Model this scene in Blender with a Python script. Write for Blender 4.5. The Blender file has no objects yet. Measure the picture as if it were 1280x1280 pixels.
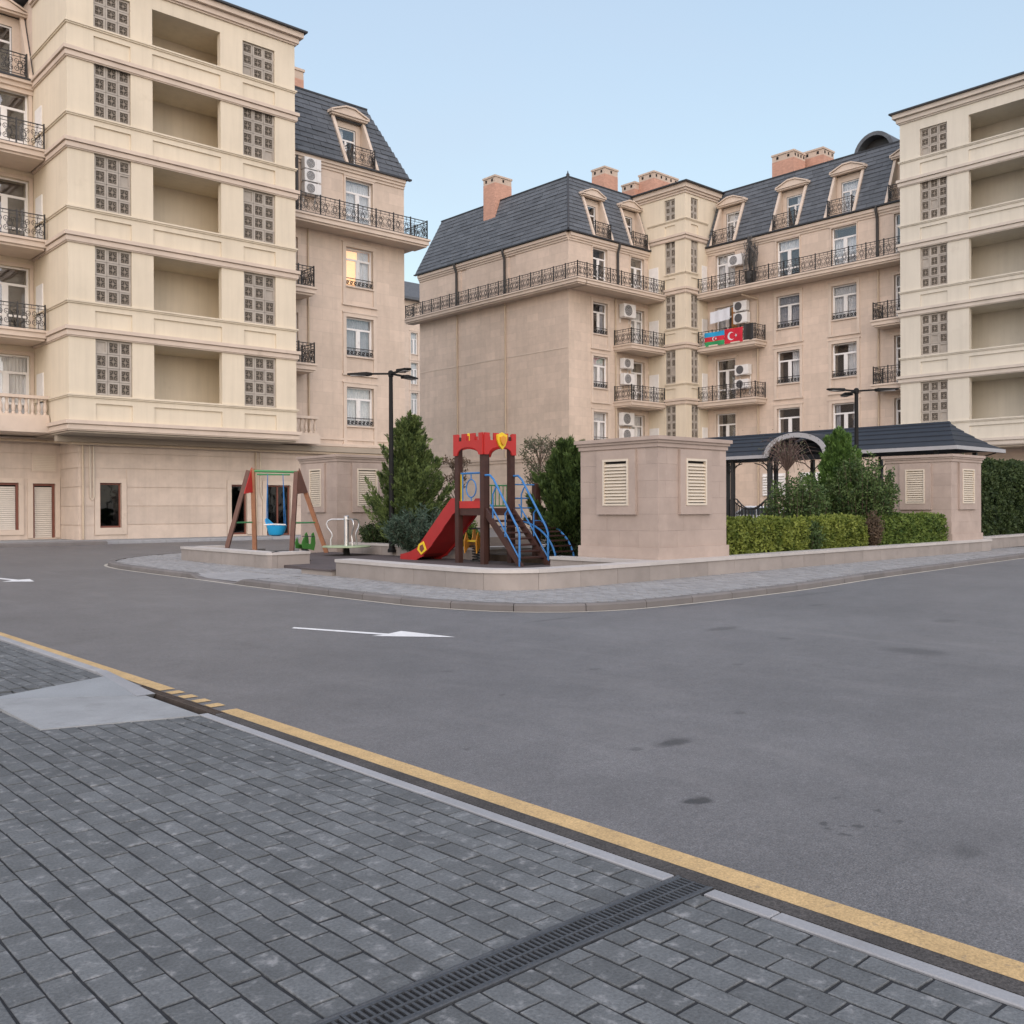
import bpy, bmesh, math, random
from mathutils import Vector, Matrix, noise
R = math.radians
PI = math.pi
scene = bpy.context.scene
C = scene.collection

# ------------------------------------------------------------------ camera, sky, sun, exposure
cam_data = bpy.data.cameras.new('camera')
cam = bpy.data.objects.new('camera', cam_data)
C.objects.link(cam)
cam_data.sensor_width = 36.0
cam_data.lens = 36.0 * 1221.69 / 1280
cam_data.clip_start = 0.05
cam_data.clip_end = 3000
CAM_YAW, CAM_PITCH, CAM_ROLL, CAM_H = 0.836502138, -4.09737666e-03, -4.79219290e-03, 1.4
_fw = Vector((math.cos(CAM_YAW) * math.cos(CAM_PITCH), math.sin(CAM_YAW) * math.cos(CAM_PITCH), math.sin(CAM_PITCH)))
_r = _fw.cross(Vector((0, 0, 1))).normalized()
_u = _r.cross(_fw)
CAM_R = _r * math.cos(CAM_ROLL) + _u * math.sin(CAM_ROLL)
CAM_U = -_r * math.sin(CAM_ROLL) + _u * math.cos(CAM_ROLL)
cam.matrix_world = Matrix(((CAM_R.x, CAM_U.x, -_fw.x, 0), (CAM_R.y, CAM_U.y, -_fw.y, 0),
                           (CAM_R.z, CAM_U.z, -_fw.z, CAM_H), (0, 0, 0, 1)))
scene.camera = cam

SUN_ELEV, SUN_AZ = R(24), R(220)          # azimuth clockwise from +Y
world = bpy.data.worlds.new('World')
scene.world = world
world.use_nodes = True
wn = world.node_tree
wn.nodes.clear()
wo = wn.nodes.new('ShaderNodeOutputWorld')
bg = wn.nodes.new('ShaderNodeBackground')
sky = wn.nodes.new('ShaderNodeTexSky')
sky.sky_type = 'NISHITA'
sky.sun_disc = False
sky.sun_elevation = SUN_ELEV
sky.sun_rotation = SUN_AZ
sky.air_density = 1.9
sky.dust_density = 1.1
sky.ozone_density = 3.2
bg.inputs['Strength'].default_value = 0.15
tc = wn.nodes.new('ShaderNodeTexCoord')
vm = wn.nodes.new('ShaderNodeMapping'); vm.inputs['Scale'].default_value = (1.2, 1.2, 3.2)
vn = wn.nodes.new('ShaderNodeTexNoise'); vn.inputs['Scale'].default_value = 1.6; vn.inputs['Detail'].default_value = 5; vn.inputs['Distortion'].default_value = .6
vr = wn.nodes.new('ShaderNodeMapRange'); vr.inputs[1].default_value = .3; vr.inputs[2].default_value = .7; vr.inputs[3].default_value = .50; vr.inputs[4].default_value = .66
veil = wn.nodes.new('ShaderNodeMix'); veil.data_type = 'RGBA'; veil.inputs[7].default_value = (2.75, 3.12, 3.78, 1)   # thin high haze over the whole sky
wn.links.new(tc.outputs['Generated'], vm.inputs[0]); wn.links.new(vm.outputs[0], vn.inputs['Vector']); wn.links.new(vn.outputs['Fac'], vr.inputs[0])
wn.links.new(vr.outputs[0], veil.inputs[0]); wn.links.new(sky.outputs[0], veil.inputs[6]); wn.links.new(veil.outputs[2], bg.inputs[0])
wn.links.new(bg.outputs[0], wo.inputs[0])

sun_data = bpy.data.lights.new('sun', 'SUN')
sun_data.energy = 2.7
sun_data.angle = R(120)
sun_data.color = (1.0, 0.84, 0.80)
sun = bpy.data.objects.new('sun', sun_data)
C.objects.link(sun)
_sd = Vector((math.sin(SUN_AZ) * math.cos(SUN_ELEV), math.cos(SUN_AZ) * math.cos(SUN_ELEV), math.sin(SUN_ELEV)))
sun.rotation_euler = _sd.to_track_quat('Z', 'Y').to_euler()
sun.location = (0, 0, 60)

vs = scene.view_settings
vs.view_transform = 'Standard'
vs.look = 'None'
vs.gamma = 1
vs.exposure = 0.58
vs.use_curve_mapping = False
scene.render.engine = 'CYCLES'
scene.cycles.max_bounces = 6
scene.cycles.transparent_max_bounces = 12

# ------------------------------------------------------------------ object helpers
WORLD = {}

def link(o, parent=None, M=None):
    C.objects.link(o)
    M = M if M is not None else Matrix.Identity(4)
    if parent is not None:
        o.parent = parent
        o.matrix_parent_inverse = WORLD[parent].inverted()
    o.matrix_basis = M
    WORLD[o] = M
    return o

def tag(o, label=None, cat=None, group=None, kind=None):
    if label: o['label'] = label
    if cat: o['category'] = cat
    if group: o['group'] = group
    if kind: o['kind'] = kind
    return o

def thing(name, label, cat, loc=(0, 0, 0), group=None, rot=0.0):
    o = bpy.data.objects.new(name, None)
    o.empty_display_size = 0.3
    link(o, None, Matrix.Translation(Vector(loc)) @ Matrix.Rotation(rot, 4, 'Z'))
    return tag(o, label, cat, group)

def inst(name, mesh, parent=None, M=None):
    return link(bpy.data.objects.new(name, mesh), parent, M)

def ident(a, b, c): return (a, b, c)

class MB:
    """collects geometry; T maps local coordinates to where they stand"""
    def __init__(s, T=None):
        s.v, s.f, s.m = [], [], []
        s.T = T or ident
    def add(s, vs_, fs, m=0):
        n = len(s.v)
        s.v += [s.T(*p) for p in vs_]
        s.f += [tuple(i + n for i in f) for f in fs]
        s.m += [m] * len(fs)
        return s
    def box(s, a0, b0, c0, a1, b1, c1, m=0):
        return s.add([(a0, b0, c0), (a1, b0, c0), (a1, b1, c0), (a0, b1, c0), (a0, b0, c1), (a1, b0, c1), (a1, b1, c1), (a0, b1, c1)],
                     [(0, 3, 2, 1), (4, 5, 6, 7), (0, 1, 5, 4), (1, 2, 6, 5), (2, 3, 7, 6), (3, 0, 4, 7)], m)
    def bev(s, a0, b0, c0, a1, b1, c1, t=0.01, m=0):
        """box with its top rim chamfered"""
        return s.add([(a0, b0, c0), (a1, b0, c0), (a1, b1, c0), (a0, b1, c0),
                      (a0, b0, c1 - t), (a1, b0, c1 - t), (a1, b1, c1 - t), (a0, b1, c1 - t),
                      (a0 + t, b0 + t, c1), (a1 - t, b0 + t, c1), (a1 - t, b1 - t, c1), (a0 + t, b1 - t, c1)],
                     [(0, 3, 2, 1), (0, 1, 5, 4), (1, 2, 6, 5), (2, 3, 7, 6), (3, 0, 4, 7),
                      (4, 5, 9, 8), (5, 6, 10, 9), (6, 7, 11, 10), (7, 4, 8, 11), (8, 9, 10, 11)], m)
    def quad(s, p0, p1, p2, p3, m=0): return s.add([p0, p1, p2, p3], [(0, 1, 2, 3)], m)
    def prism(s, poly, b0, b1, m=0, axis='b'):
        n = len(poly)
        if axis == 'b': vs_ = [(p[0], b0, p[1]) for p in poly] + [(p[0], b1, p[1]) for p in poly]
        elif axis == 'c': vs_ = [(p[0], p[1], b0) for p in poly] + [(p[0], p[1], b1) for p in poly]
        else: vs_ = [(b0, p[0], p[1]) for p in poly] + [(b1, p[0], p[1]) for p in poly]
        fs = [tuple(range(n))[::-1], tuple(range(n, 2 * n))] + [(i, (i + 1) % n, n + (i + 1) % n, n + i) for i in range(n)]
        return s.add(vs_, fs, m)
    def strip_prism(s, top, bot, b0, b1, m=0):
        """solid between two polylines (a,c) of equal length, extruded along b (concave outlines)"""
        n = len(top)
        vs_ = [(p[0], b0, p[1]) for p in top] + [(p[0], b0, p[1]) for p in bot] + [(p[0], b1, p[1]) for p in top] + [(p[0], b1, p[1]) for p in bot]
        fs = []
        for i in range(n - 1):
            fs += [(i, n + i, n + i + 1, i + 1), (2 * n + i, 2 * n + i + 1, 3 * n + i + 1, 3 * n + i),
                   (i, i + 1, 2 * n + i + 1, 2 * n + i), (n + i, 3 * n + i, 3 * n + i + 1, n + i + 1)]
        fs += [(0, 2 * n, 3 * n, n), (n - 1, 2 * n - 1, 4 * n - 1, 3 * n - 1)]
        return s.add(vs_, fs, m)
    def tube(s, pts, r, n=6, m=0, caps=True, r2=None):
        pts = [Vector(p) for p in pts]
        k = len(pts)
        vs_, fs = [], []
        up0 = None
        for i, p in enumerate(pts):
            d = (pts[min(i + 1, k - 1)] - pts[max(i - 1, 0)])
            if d.length < 1e-9: d = Vector((0, 0, 1))
            d.normalize()
            if up0 is None:
                up0 = Vector((0, 0, 1)) if abs(d.z) < 0.9 else Vector((1, 0, 0))
            a = d.cross(up0)
            if a.length < 1e-4: a = d.cross(Vector((0, 1, 0.3)))
            a.normalize()
            b = a.cross(d)
            up0 = b
            rr = r if r2 is None else r + (r2 - r) * i / (k - 1)
            for j in range(n):
                t = 2 * PI * j / n
                q = p + a * (rr * math.cos(t)) + b * (rr * math.sin(t))
                vs_.append((q.x, q.y, q.z))
        for i in range(k - 1):
            for j in range(n):
                fs.append((i * n + j, i * n + (j + 1) % n, (i + 1) * n + (j + 1) % n, (i + 1) * n + j))
        if caps:
            fs += [tuple(range(n))[::-1], tuple((k - 1) * n + j for j in range(n))]
        return s.add(vs_, fs, m)
    def lathe(s, prof, cx=0, cy=0, n=16, m=0):
        """prof: (radius, z) from bottom to top"""
        vs_, fs = [], []
        for r, z in prof:
            for j in range(n):
                t = 2 * PI * j / n
                vs_.append((cx + r * math.cos(t), cy + r * math.sin(t), z))
        k = len(prof)
        for i in range(k - 1):
            for j in range(n):
                fs.append((i * n + j, i * n + (j + 1) % n, (i + 1) * n + (j + 1) % n, (i + 1) * n + j))
        fs += [tuple(range(n))[::-1], tuple((k - 1) * n + j for j in range(n))]
        return s.add(vs_, fs, m)
    def mesh(s, name, mats, smooth=False, fix=True):
        me = bpy.data.meshes.new(name)
        me.from_pydata(s.v, [], s.f)
        mats = mats if isinstance(mats, (list, tuple)) else [mats]
        for m in mats: me.materials.append(m)
        if any(s.m): me.polygons.foreach_set('material_index', s.m)
        if fix and len(s.f) < 30000:
            bm = bmesh.new(); bm.from_mesh(me)
            bmesh.ops.recalc_face_normals(bm, faces=bm.faces)
            bm.to_mesh(me); bm.free()
        if smooth:
            me.polygons.foreach_set('use_smooth', [True] * len(me.polygons))
            try: me.set_sharp_from_angle(angle=R(40))
            except Exception: pass
        me.update()
        return me
    def build(s, name, mats, parent=None, M=None, smooth=False, fix=True):
        return inst(name, s.mesh(name, mats, smooth, fix), parent, M)

class Fac:
    """a facade: s runs to the right as seen from outside, d into the wall, z up"""
    def __init__(s, kind, plane): s.kind, s.p = kind, plane
    def w(s, a, d, z): return (a, s.p + d, z) if s.kind == 'Y' else (s.p + d, -a, z)
    def M(s, a, d, z):
        rot = 0 if s.kind == 'Y' else -PI / 2
        return Matrix.Translation(Vector(s.w(a, d, z))) @ Matrix.Rotation(rot, 4, 'Z')

# ------------------------------------------------------------------ materials
def nt(name):
    m = bpy.data.materials.new(name)
    m.use_nodes = True
    t = m.node_tree
    b = t.nodes['Principled BSDF']
    return m, t, b

class NB:
    def __init__(s, t): s.t = t
    def n(s, typ, **kw):
        q = s.t.nodes.new(typ)
        for k, v in kw.items():
            if k in ('operation', 'blend_type', 'data_type', 'interpolation_type', 'noise_dimensions', 'clamp', 'use_clamp', 'offset', 'offset_frequency', 'squash', 'feature', 'distance'): setattr(q, k, v)
            else: q.inputs[k].default_value = v
        return q
    def l(s, a, b): s.t.links.new(a, b)
    def pos(s): return s.n('ShaderNodeNewGeometry').outputs['Position']
    def noise(s, vec, scale, detail=4, rough=.55, dist=0):
        q = s.n('ShaderNodeTexNoise', Scale=scale, Detail=detail, Roughness=rough, Distortion=dist)
        s.l(vec, q.inputs['Vector'])
        return q.outputs['Fac']
    def rng(s, v, a, b, c, d, smooth=False):
        q = s.n('ShaderNodeMapRange')
        q.interpolation_type = 'SMOOTHSTEP' if smooth else 'LINEAR'
        s.l(v, q.inputs[0])
        for i, x in zip((1, 2, 3, 4), (a, b, c, d)): q.inputs[i].default_value = x
        return q.outputs[0]
    def math(s, op, a, b):
        q = s.n('ShaderNodeMath', operation=op)
        for i, x in enumerate((a, b)):
            if isinstance(x, (int, float)): q.inputs[i].default_value = x
            else: s.l(x, q.inputs[i])
        return q.outputs[0]
    def vmul(s, col, fac):
        q = s.n('ShaderNodeVectorMath', operation='SCALE')
        if isinstance(col, (tuple, list)): q.inputs[0].default_value = col[:3]
        else: s.l(col, q.inputs[0])
        s.l(fac, q.inputs[3])
        return q.outputs[0]
    def mix(s, fac, a, b):
        q = s.n('ShaderNodeMix', data_type='RGBA')
        if isinstance(fac, (int, float)): q.inputs[0].default_value = fac
        else: s.l(fac, q.inputs[0])
        for i, x in ((6, a), (7, b)):
            if isinstance(x, (tuple, list)): q.inputs[i].default_value = (*x[:3], 1)
            else: s.l(x, q.inputs[i])
        return q.outputs[2]
    def bump(s, h, strength, dist=.01):
        q = s.n('ShaderNodeBump', Strength=strength, Distance=dist)
        s.l(h, q.inputs['Height'])
        return q.outputs['Normal']

def M_(name, col, rough=.7, var=.12, scale=2.0, bump=.15, bscale=70, metal=0, island=0, objr=0, dirt=None, spec=.4, fine=.0, local=False, streak=0):
    m, t, b = nt(name)
    k = NB(t)
    if local:
        tc = k.n('ShaderNodeTexCoord'); p = tc.outputs['Object']
    else: p = k.pos()
    n1 = k.noise(p, scale, 5, .6)
    f = k.rng(n1, .3, .7, 1 - var, 1 + var)
    if island:
        g = k.n('ShaderNodeNewGeometry').outputs['Random Per Island']
        f = k.math('MULTIPLY', f, k.rng(g, 0, 1, 1 - island, 1 + island))
    if objr:
        g = k.n('ShaderNodeObjectInfo').outputs['Random']
        f = k.math('MULTIPLY', f, k.rng(g, 0, 1, 1 - objr, 1 + objr))
    nf = k.noise(p, bscale, 4, .6)
    if fine: f = k.math('MULTIPLY', f, k.rng(nf, .3, .7, 1 - fine, 1 + fine))
    if streak:
        mp = k.n('ShaderNodeMapping'); mp.inputs['Scale'].default_value = (1.6, 1.6, .10); k.l(p, mp.inputs[0])
        f = k.math('MULTIPLY', f, k.rng(k.noise(mp.outputs[0], 1.8, 5, .65), .45, .75, 1, 1 - streak))
    c = k.vmul(col, f)
    if dirt:
        n2 = k.noise(p, dirt[1], 6, .65)
        c = k.mix(k.rng(n2, dirt[2], dirt[2] + .2, 0, dirt[3], True), c, dirt[0])
    k.l(c, b.inputs['Base Color'])
    b.inputs['Roughness'].default_value = rough
    b.inputs['Metallic'].default_value = metal
    b.inputs['Specular IOR Level'].default_value = spec
    if bump: k.l(k.bump(nf, bump), b.inputs['Normal'])
    return m

def stone_tiles(name, col, bw, bh, var=.06, mortar=.9, big=.07):
    """cladding whose joints are too fine to model: faint joints and tone changes, by position on the wall"""
    m, t, b = nt(name)
    k = NB(t)
    p = k.pos()
    sx = k.n('ShaderNodeSeparateXYZ'); k.l(p, sx.inputs[0])
    cx = k.n('ShaderNodeCombineXYZ')
    k.l(k.math('SUBTRACT', sx.outputs[0], sx.outputs[1]), cx.inputs[0]); k.l(sx.outputs[2], cx.inputs[1])
    br = k.n('ShaderNodeTexBrick', Scale=1.0)
    br.offset = .5
    br.inputs['Color1'].default_value = (1 - var, 1 - var, 1 - var * 1.1, 1)
    br.inputs['Color2'].default_value = (1 + var, 1 + var * .9, 1 + var * .8, 1)
    br.inputs['Mortar'].default_value = (mortar, mortar, mortar, 1)
    br.inputs['Mortar Size'].default_value = .006
    br.inputs['Brick Width'].default_value = bw
    br.inputs['Row Height'].default_value = bh
    k.l(cx.outputs[0], br.inputs['Vector'])
    n1 = k.noise(p, .35, 5, .6); n2 = k.noise(p, 3.0, 5, .6); n3 = k.noise(p, 90, 3)
    f = k.math('MULTIPLY', k.rng(n1, .3, .7, 1 - big, 1 + big), k.rng(n2, .3, .7, .95, 1.05))
    mp = k.n('ShaderNodeMapping'); mp.inputs['Scale'].default_value = (1.4, 1.4, .09); k.l(p, mp.inputs[0])
    f = k.math('MULTIPLY', f, k.rng(k.noise(mp.outputs[0], 1.5, 5, .65), .45, .75, 1, .90))
    q = k.n('ShaderNodeVectorMath', operation='MULTIPLY'); k.l(br.outputs['Color'], q.inputs[0]); q.inputs[1].default_value = col
    k.l(k.vmul(q.outputs[0], f), b.inputs['Base Color'])
    b.inputs['Roughness'].default_value = .8
    b.inputs['Specular IOR Level'].default_value = .3
    k.l(k.bump(n3, .12), b.inputs['Normal'])
    return m

def asphalt():
    m, t, b = nt('asphalt')
    k = NB(t)
    p = k.pos()
    n1 = k.noise(p, .22, 6, .62); n2 = k.noise(p, 1.8, 6, .7, .4); n3 = k.noise(p, 120, 3, .75); n4 = k.noise(p, 38, 4, .7)
    f = k.math('MULTIPLY', k.rng(n1, .3, .7, .84, 1.14), k.rng(n2, .3, .72, .88, 1.13))
    f = k.math('MULTIPLY', f, k.rng(n3, .32, .68, .45, 1.6))
    f = k.math('MULTIPLY', f, k.rng(n4, .3, .7, .74, 1.27)); n6 = k.noise(p, 9, 5, .75, .3); f = k.math('MULTIPLY', f, k.rng(n6, .3, .7, .88, 1.12))
    c = k.vmul((.128, .125, .126), f)
    # long pale streaks of dust, drawn out along the traffic
    mp = k.n('ShaderNodeMapping'); mp.inputs['Scale'].default_value = (1.2, .18, 1); mp.inputs['Rotation'].default_value = (0, 0, R(12)); k.l(p, mp.inputs[0])
    n5 = k.noise(mp.outputs[0], 1.3, 6, .7, .5)
    c = k.mix(k.rng(n5, .52, .75, 0, .35, True), c, (.22, .21, .205))
    # oil drips and damp patches
    dv = k.n('ShaderNodeTexNoise', Scale=15.0, Detail=4.0); k.l(p, dv.inputs['Vector'])
    dm = k.n('ShaderNodeVectorMath', operation='MULTIPLY_ADD'); k.l(dv.outputs['Color'], dm.inputs[0]); dm.inputs[1].default_value = (.11, .11, 0); k.l(p, dm.inputs[2])
    stains = [(4.6, 3.68, .19, .10, .95), (3.77, 2.87, .11, .085, 1.1), (4.32, 3.72, .07, .05, .6), (9.32, 6.72, .40, .14, .6), (9.18, 4.38, .30, .42, .55), (4.0, 1.7, .11, .09, .5),
              (9.1, 5.77, .12, .12, .5), (3.86, 2.22, .025, .03, .8), (3.90, 2.27, .022, .03, .8), (3.94, 2.20, .022, .03, .8), (3.98, 2.16, .025, .03, .8), (3.83, 2.15, .02, .03, .8), (4.05, 2.1, .02, .03, .8),
              (4.17, 2.08, .03, .03, .8), (4.25, 2.2, .03, .02, .8), (4.3, 2.45, .05, .03, .6), (5.6, 3.9, .07, .05, .6), (6.2, 5.8, .1, .07, .5), (7.3, 5.1, .09, .06, .5), (5.2, 6.6, .08, .05, .5), (8.6, 8.75, .7, .07, .5), (11.2, 8.65, .5, .1, .45),
              (14, 8.4, 1.3, .12, .35), (12.5, 7.4, .3, .1, .45), (11.9, 5.3, .3, .16, .4), (4.85, 5.5, .05, .04, .6), (3.6, 4.4, .05, .04, .6)]
    acc = None
    for x, y, rx, ry, a in stains:
        s1 = k.n('ShaderNodeVectorMath', operation='SUBTRACT'); k.l(dm.outputs[0], s1.inputs[0]); s1.inputs[1].default_value = (x + .055, y + .055, 0)
        s2 = k.n('ShaderNodeVectorMath', operation='MULTIPLY'); k.l(s1.outputs[0], s2.inputs[0]); s2.inputs[1].default_value = (1 / rx, 1 / ry, 0)
        s3 = k.n('ShaderNodeVectorMath', operation='LENGTH'); k.l(s2.outputs[0], s3.inputs[0])
        v = k.rng(s3.outputs['Value'], .35, 1.0, a * .85, 0, True)
        acc = v if acc is None else k.math('MAXIMUM', acc, v)
    c = k.mix(acc, c, (.035, .034, .034))
    k.l(c, b.inputs['Base Color'])
    b.inputs['Roughness'].default_value = .55
    b.inputs['Specular IOR Level'].default_value = .5
    k.l(k.bump(n3, .5, .006), b.inputs['Normal'])
    return m

def foliage_mat(name, dark, light, trans=.25):
    m = bpy.data.materials.new(name); m.use_nodes = True
    t = m.node_tree; k = NB(t)
    b = t.nodes['Principled BSDF']; out = t.nodes['Material Output']
    g = k.n('ShaderNodeNewGeometry')
    n1 = k.noise(g.outputs['Position'], 3.5, 3, .6)
    f = k.math('ADD', k.math('MULTIPLY', g.outputs['Random Per Island'], .55), k.rng(n1, .35, .65, -.1, .5))
    f = k.rng(f, 0, 1, 0, 1)
    c = k.mix(f, dark, light)
    k.l(c, b.inputs['Base Color'])
    b.inputs['Roughness'].default_value = .6
    b.inputs['Specular IOR Level'].default_value = .3
    tr = k.n('ShaderNodeBsdfTranslucent'); k.l(c, tr.inputs[0])
    mx = k.n('ShaderNodeMixShader', Fac=trans)
    k.l(b.outputs[0], mx.inputs[1]); k.l(tr.outputs[0], mx.inputs[2]); k.l(mx.outputs[0], out.inputs[0])
    return m

def glass_mat(name, tint, refl=.07):
    m = bpy.data.materials.new(name); m.use_nodes = True
    t = m.node_tree; k = NB(t); t.nodes.remove(t.nodes['Principled BSDF'])
    out = t.nodes['Material Output']
    tr = k.n('ShaderNodeBsdfTransparent'); tr.inputs[0].default_value = (*tint, 1)
    gl = k.n('ShaderNodeBsdfGlossy', Roughness=.03); gl.inputs[0].default_value = (1, 1, 1, 1)
    n1 = k.noise(k.pos(), .9, 2)
    k.l(k.bump(n1, .06, .2), gl.inputs['Normal'])
    lw = k.n('ShaderNodeLayerWeight', Blend=.35)
    f = k.rng(lw.outputs['Facing'], .25, 1, refl, .75)
    mx = k.n('ShaderNodeMixShader'); k.l(f, mx.inputs[0]); k.l(tr.outputs[0], mx.inputs[1]); k.l(gl.outputs[0], mx.inputs[2])
    k.l(mx.outputs[0], out.inputs[0])
    return m

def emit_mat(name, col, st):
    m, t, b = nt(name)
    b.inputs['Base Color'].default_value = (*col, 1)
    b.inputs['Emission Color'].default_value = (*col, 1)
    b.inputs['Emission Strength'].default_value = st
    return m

CREAM = (.665, .588, .46)
MT = {}
MT['cream'] = M_('cream_render', CREAM, .85, .05, .5, .1, 60, streak=.10, dirt=((.36, .30, .21), .7, .60, .30))
MT['cream_pale'] = M_('pale_cream_render', (.60, .56, .475), .85, .05, .5, .1, 60, streak=.10, dirt=((.36, .31, .24), .7, .6, .25))
MT['trim'] = M_('stone_trim', (.58, .485, .40), .8, .08, 1.2, .12, 60, dirt=((.28, .22, .16), 1.5, .58, .35))
MT['trim_pale'] = M_('pale_stone_trim', (.54, .485, .42), .8, .08, 1.2, .12, 60, dirt=((.30, .27, .23), 1.5, .58, .35))
MT['stone'] = stone_tiles('limestone_cladding', (.58, .48, .395), 1.2, .62, .06, .83)
MT['stone_pink'] = stone_tiles('pinkish_limestone_cladding', (.58, .475, .39), 1.1, .52, .06, .83)
MT['stone_slab'] = M_('limestone_slab', (.38, .305, .26), .75, .10, 2.2, .15, 55, objr=.045, dirt=((.52, .44, .38), 1.3, .58, .4))
MT['course'] = M_('limestone_course', (.57, .475, .395), .8, .09, 1.6, .12, 60, streak=.12, objr=.05, dirt=((.30, .21, .14), .9, .62, .35))
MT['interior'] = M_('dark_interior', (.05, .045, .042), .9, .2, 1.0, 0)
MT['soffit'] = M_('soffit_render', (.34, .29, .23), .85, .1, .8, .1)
MT['screen'] = M_('screen_block_concrete', (.37, .335, .29), .85, .08, 5, .15, 80, objr=.12)
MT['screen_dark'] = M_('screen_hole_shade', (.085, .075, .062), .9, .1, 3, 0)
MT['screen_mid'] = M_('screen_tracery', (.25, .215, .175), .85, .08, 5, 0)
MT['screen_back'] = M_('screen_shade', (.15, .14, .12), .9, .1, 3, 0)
MT['iron'] = M_('wrought_iron', (.022, .021, .021), .45, .2, 8, .1, 60, spec=.5)
MT['lampblack'] = M_('black_lamp_paint', (.010, .010, .010), .6, .1, 6, 0, spec=.2)
MT['pvc'] = M_('white_window_frame', (.72, .71, .69), .4, .04, 3, 0)
MT['glass'] = glass_mat('window_glass', (.93, .94, .95), .10)
MT['glass_dark'] = glass_mat('tinted_glass', (.25, .3, .32), .06)
MT['sheer'] = M_('white_sheer_curtain', (.74, .73, .72), .9, .06, 3, 0)
MT['greycurt'] = M_('grey_curtain', (.42, .42, .44), .9, .1, 3, 0)
MT['warm'] = emit_mat('golden_reflection_glow', (1.0, .60, .30), .75)  # emission colour imitates a golden sunset reflection in one window
MT['slate'] = M_('slate_shingle', (.080, .088, .098), .55, .14, 3.0, .2, 40, island=.16, objr=.16, spec=.45)
MT['slate_edge'] = M_('dark_gutter_metal', (.03, .032, .037), .45, .15, 3, 0)
MT['brick'] = stone_tiles('chimney_brick', (.50, .29, .215), .26, .085, .1, .95, .08)
MT['cap'] = M_('chimney_cap_stone', (.50, .40, .32), .8, .08, 2, .1)
MT['black'] = M_('black_opening', (.012, .011, .011), .9, .1, 3, 0)
MT['pipe'] = M_('beige_pipe', (.46, .37, .27), .5, .06, 2, 0)
MT['pipe_dark'] = M_('dark_downpipe', (.035, .033, .032), .45, .1, 2, 0)
MT['white'] = M_('white_enamel', (.72, .71, .69), .45, .05, 4, 0, dirt=((.45, .42, .38), 3, .62, .4))
MT['fan'] = M_('fan_grille_plastic', (.10, .10, .105), .5, .1, 4, 0)
MT['asphalt'] = asphalt()
MT['gutter'] = M_('gutter_asphalt', (.062, .057, .054), .9, .3, 3, .6, 110, fine=.55)
MT['paver'] = M_('concrete_paver', (.114, .122, .126), .82, .16, 7, .45, 90, objr=.17, island=.15, dirt=((.33, .33, .33), 14, .53, .6), fine=.25)
MT['joint'] = M_('paver_joint_sand', (.023, .025, .028), .95, .3, 30, .3, 90)
MT['paver_far'] = M_('island_paver', (.27, .268, .268), .8, .1, 4, .3, 80, island=.12, dirt=((.36, .36, .36), 5, .58, .4))
MT['kerb'] = M_('kerb_concrete', (.285, .29, .30), .75, .1, 3, .2, 90, objr=.08, fine=.08, dirt=((.2, .19, .18), 4, .6, .4))
MT['concrete'] = M_('smooth_concrete', (.265, .275, .28), .8, .13, 2.2, .2, 90, dirt=((.15, .15, .15), 3.5, .52, .5), fine=.07)
MT['concrete_dark'] = M_('weathered_concrete', (.25, .265, .275), .85, .1, 1.6, .2, 90, dirt=((.18, .18, .18), 3, .56, .45), fine=.08)
MT['kerb_island'] = M_('island_kerb_stone', (.155, .143, .137), .8, .12, 2, .2, 80, objr=.1, dirt=((.12, .10, .09), 2, .55, .6))
MT['planter'] = M_('planter_stone', (.285, .252, .228), .75, .10, 2.5, .15, 70, objr=.09, dirt=((.20, .165, .14), 1.8, .56, .55))
MT['planter_cap'] = M_('planter_cap_stone', (.44, .41, .385), .7, .07, 3, .12, 70, objr=.06, dirt=((.3, .27, .24), 3, .6, .4))
MT['rubber'] = M_('rubber_floor', (.085, .07, .07), .9, .15, 2, .3, 120, fine=.2)
MT['soil'] = M_('planting_soil', (.07, .05, .035), .95, .3, 5, .6, 30)
MT['yellow'] = M_('yellow_road_paint', (.50, .345, .165), .75, .12, 5, .35, 120, dirt=((.17, .14, .11), 22, .56, .8), fine=.28)
MT['paint'] = M_('white_road_paint', (.70, .70, .69), .7, .08, 6, .3, 120, dirt=((.3, .3, .3), 9, .54, .6), fine=.12)
MT['edge_paint'] = M_('pale_edge_line', (.46, .43, .37), .8, .1, 4, .2, 100, dirt=((.25, .23, .2), 6, .6, .5))
MT['cast'] = M_('cast_iron_grate', (.070, .076, .084), .5, .2, 12, .3, 90, metal=.3, fine=.2)
MT['rust'] = M_('rusty_grate', (.06, .045, .036), .8, .3, 8, .3, 60)
MT['wood'] = M_('brown_stained_wood', (.055, .024, .018), .55, .2, 4, .15, 40, local=True)
MT['wood_light'] = M_('swing_leg_timber', (.33, .155, .085), .6, .15, 5, .15, 40, local=True)
MT['wood_dark'] = M_('dark_swing_timber', (.10, .045, .03), .6, .15, 5, .15, 40, local=True)
MT['red'] = M_('red_plastic', (.42, .024, .020), .38, .06, 3, 0, spec=.5)
MT['red_slide'] = M_('slide_red_plastic', (.36, .022, .022), .35, .08, 3, 0, spec=.5)
MT['blue'] = M_('blue_painted_tube', (.035, .17, .42), .4, .08, 4, 0)
MT['swingblue'] = M_('light_blue_plastic', (.02, .30, .58), .35, .05, 4, 0)
MT['lime'] = M_('yellow_plastic', (.72, .52, .03), .4, .05, 4, 0)
MT['orange'] = M_('orange_plastic', (.62, .27, .03), .4, .05, 4, 0)
MT['green'] = M_('green_plastic', (.045, .16, .03), .45, .08, 4, 0)
MT['greenbar'] = M_('green_painted_bar', (.05, .22, .08), .45, .08, 4, 0)
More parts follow.
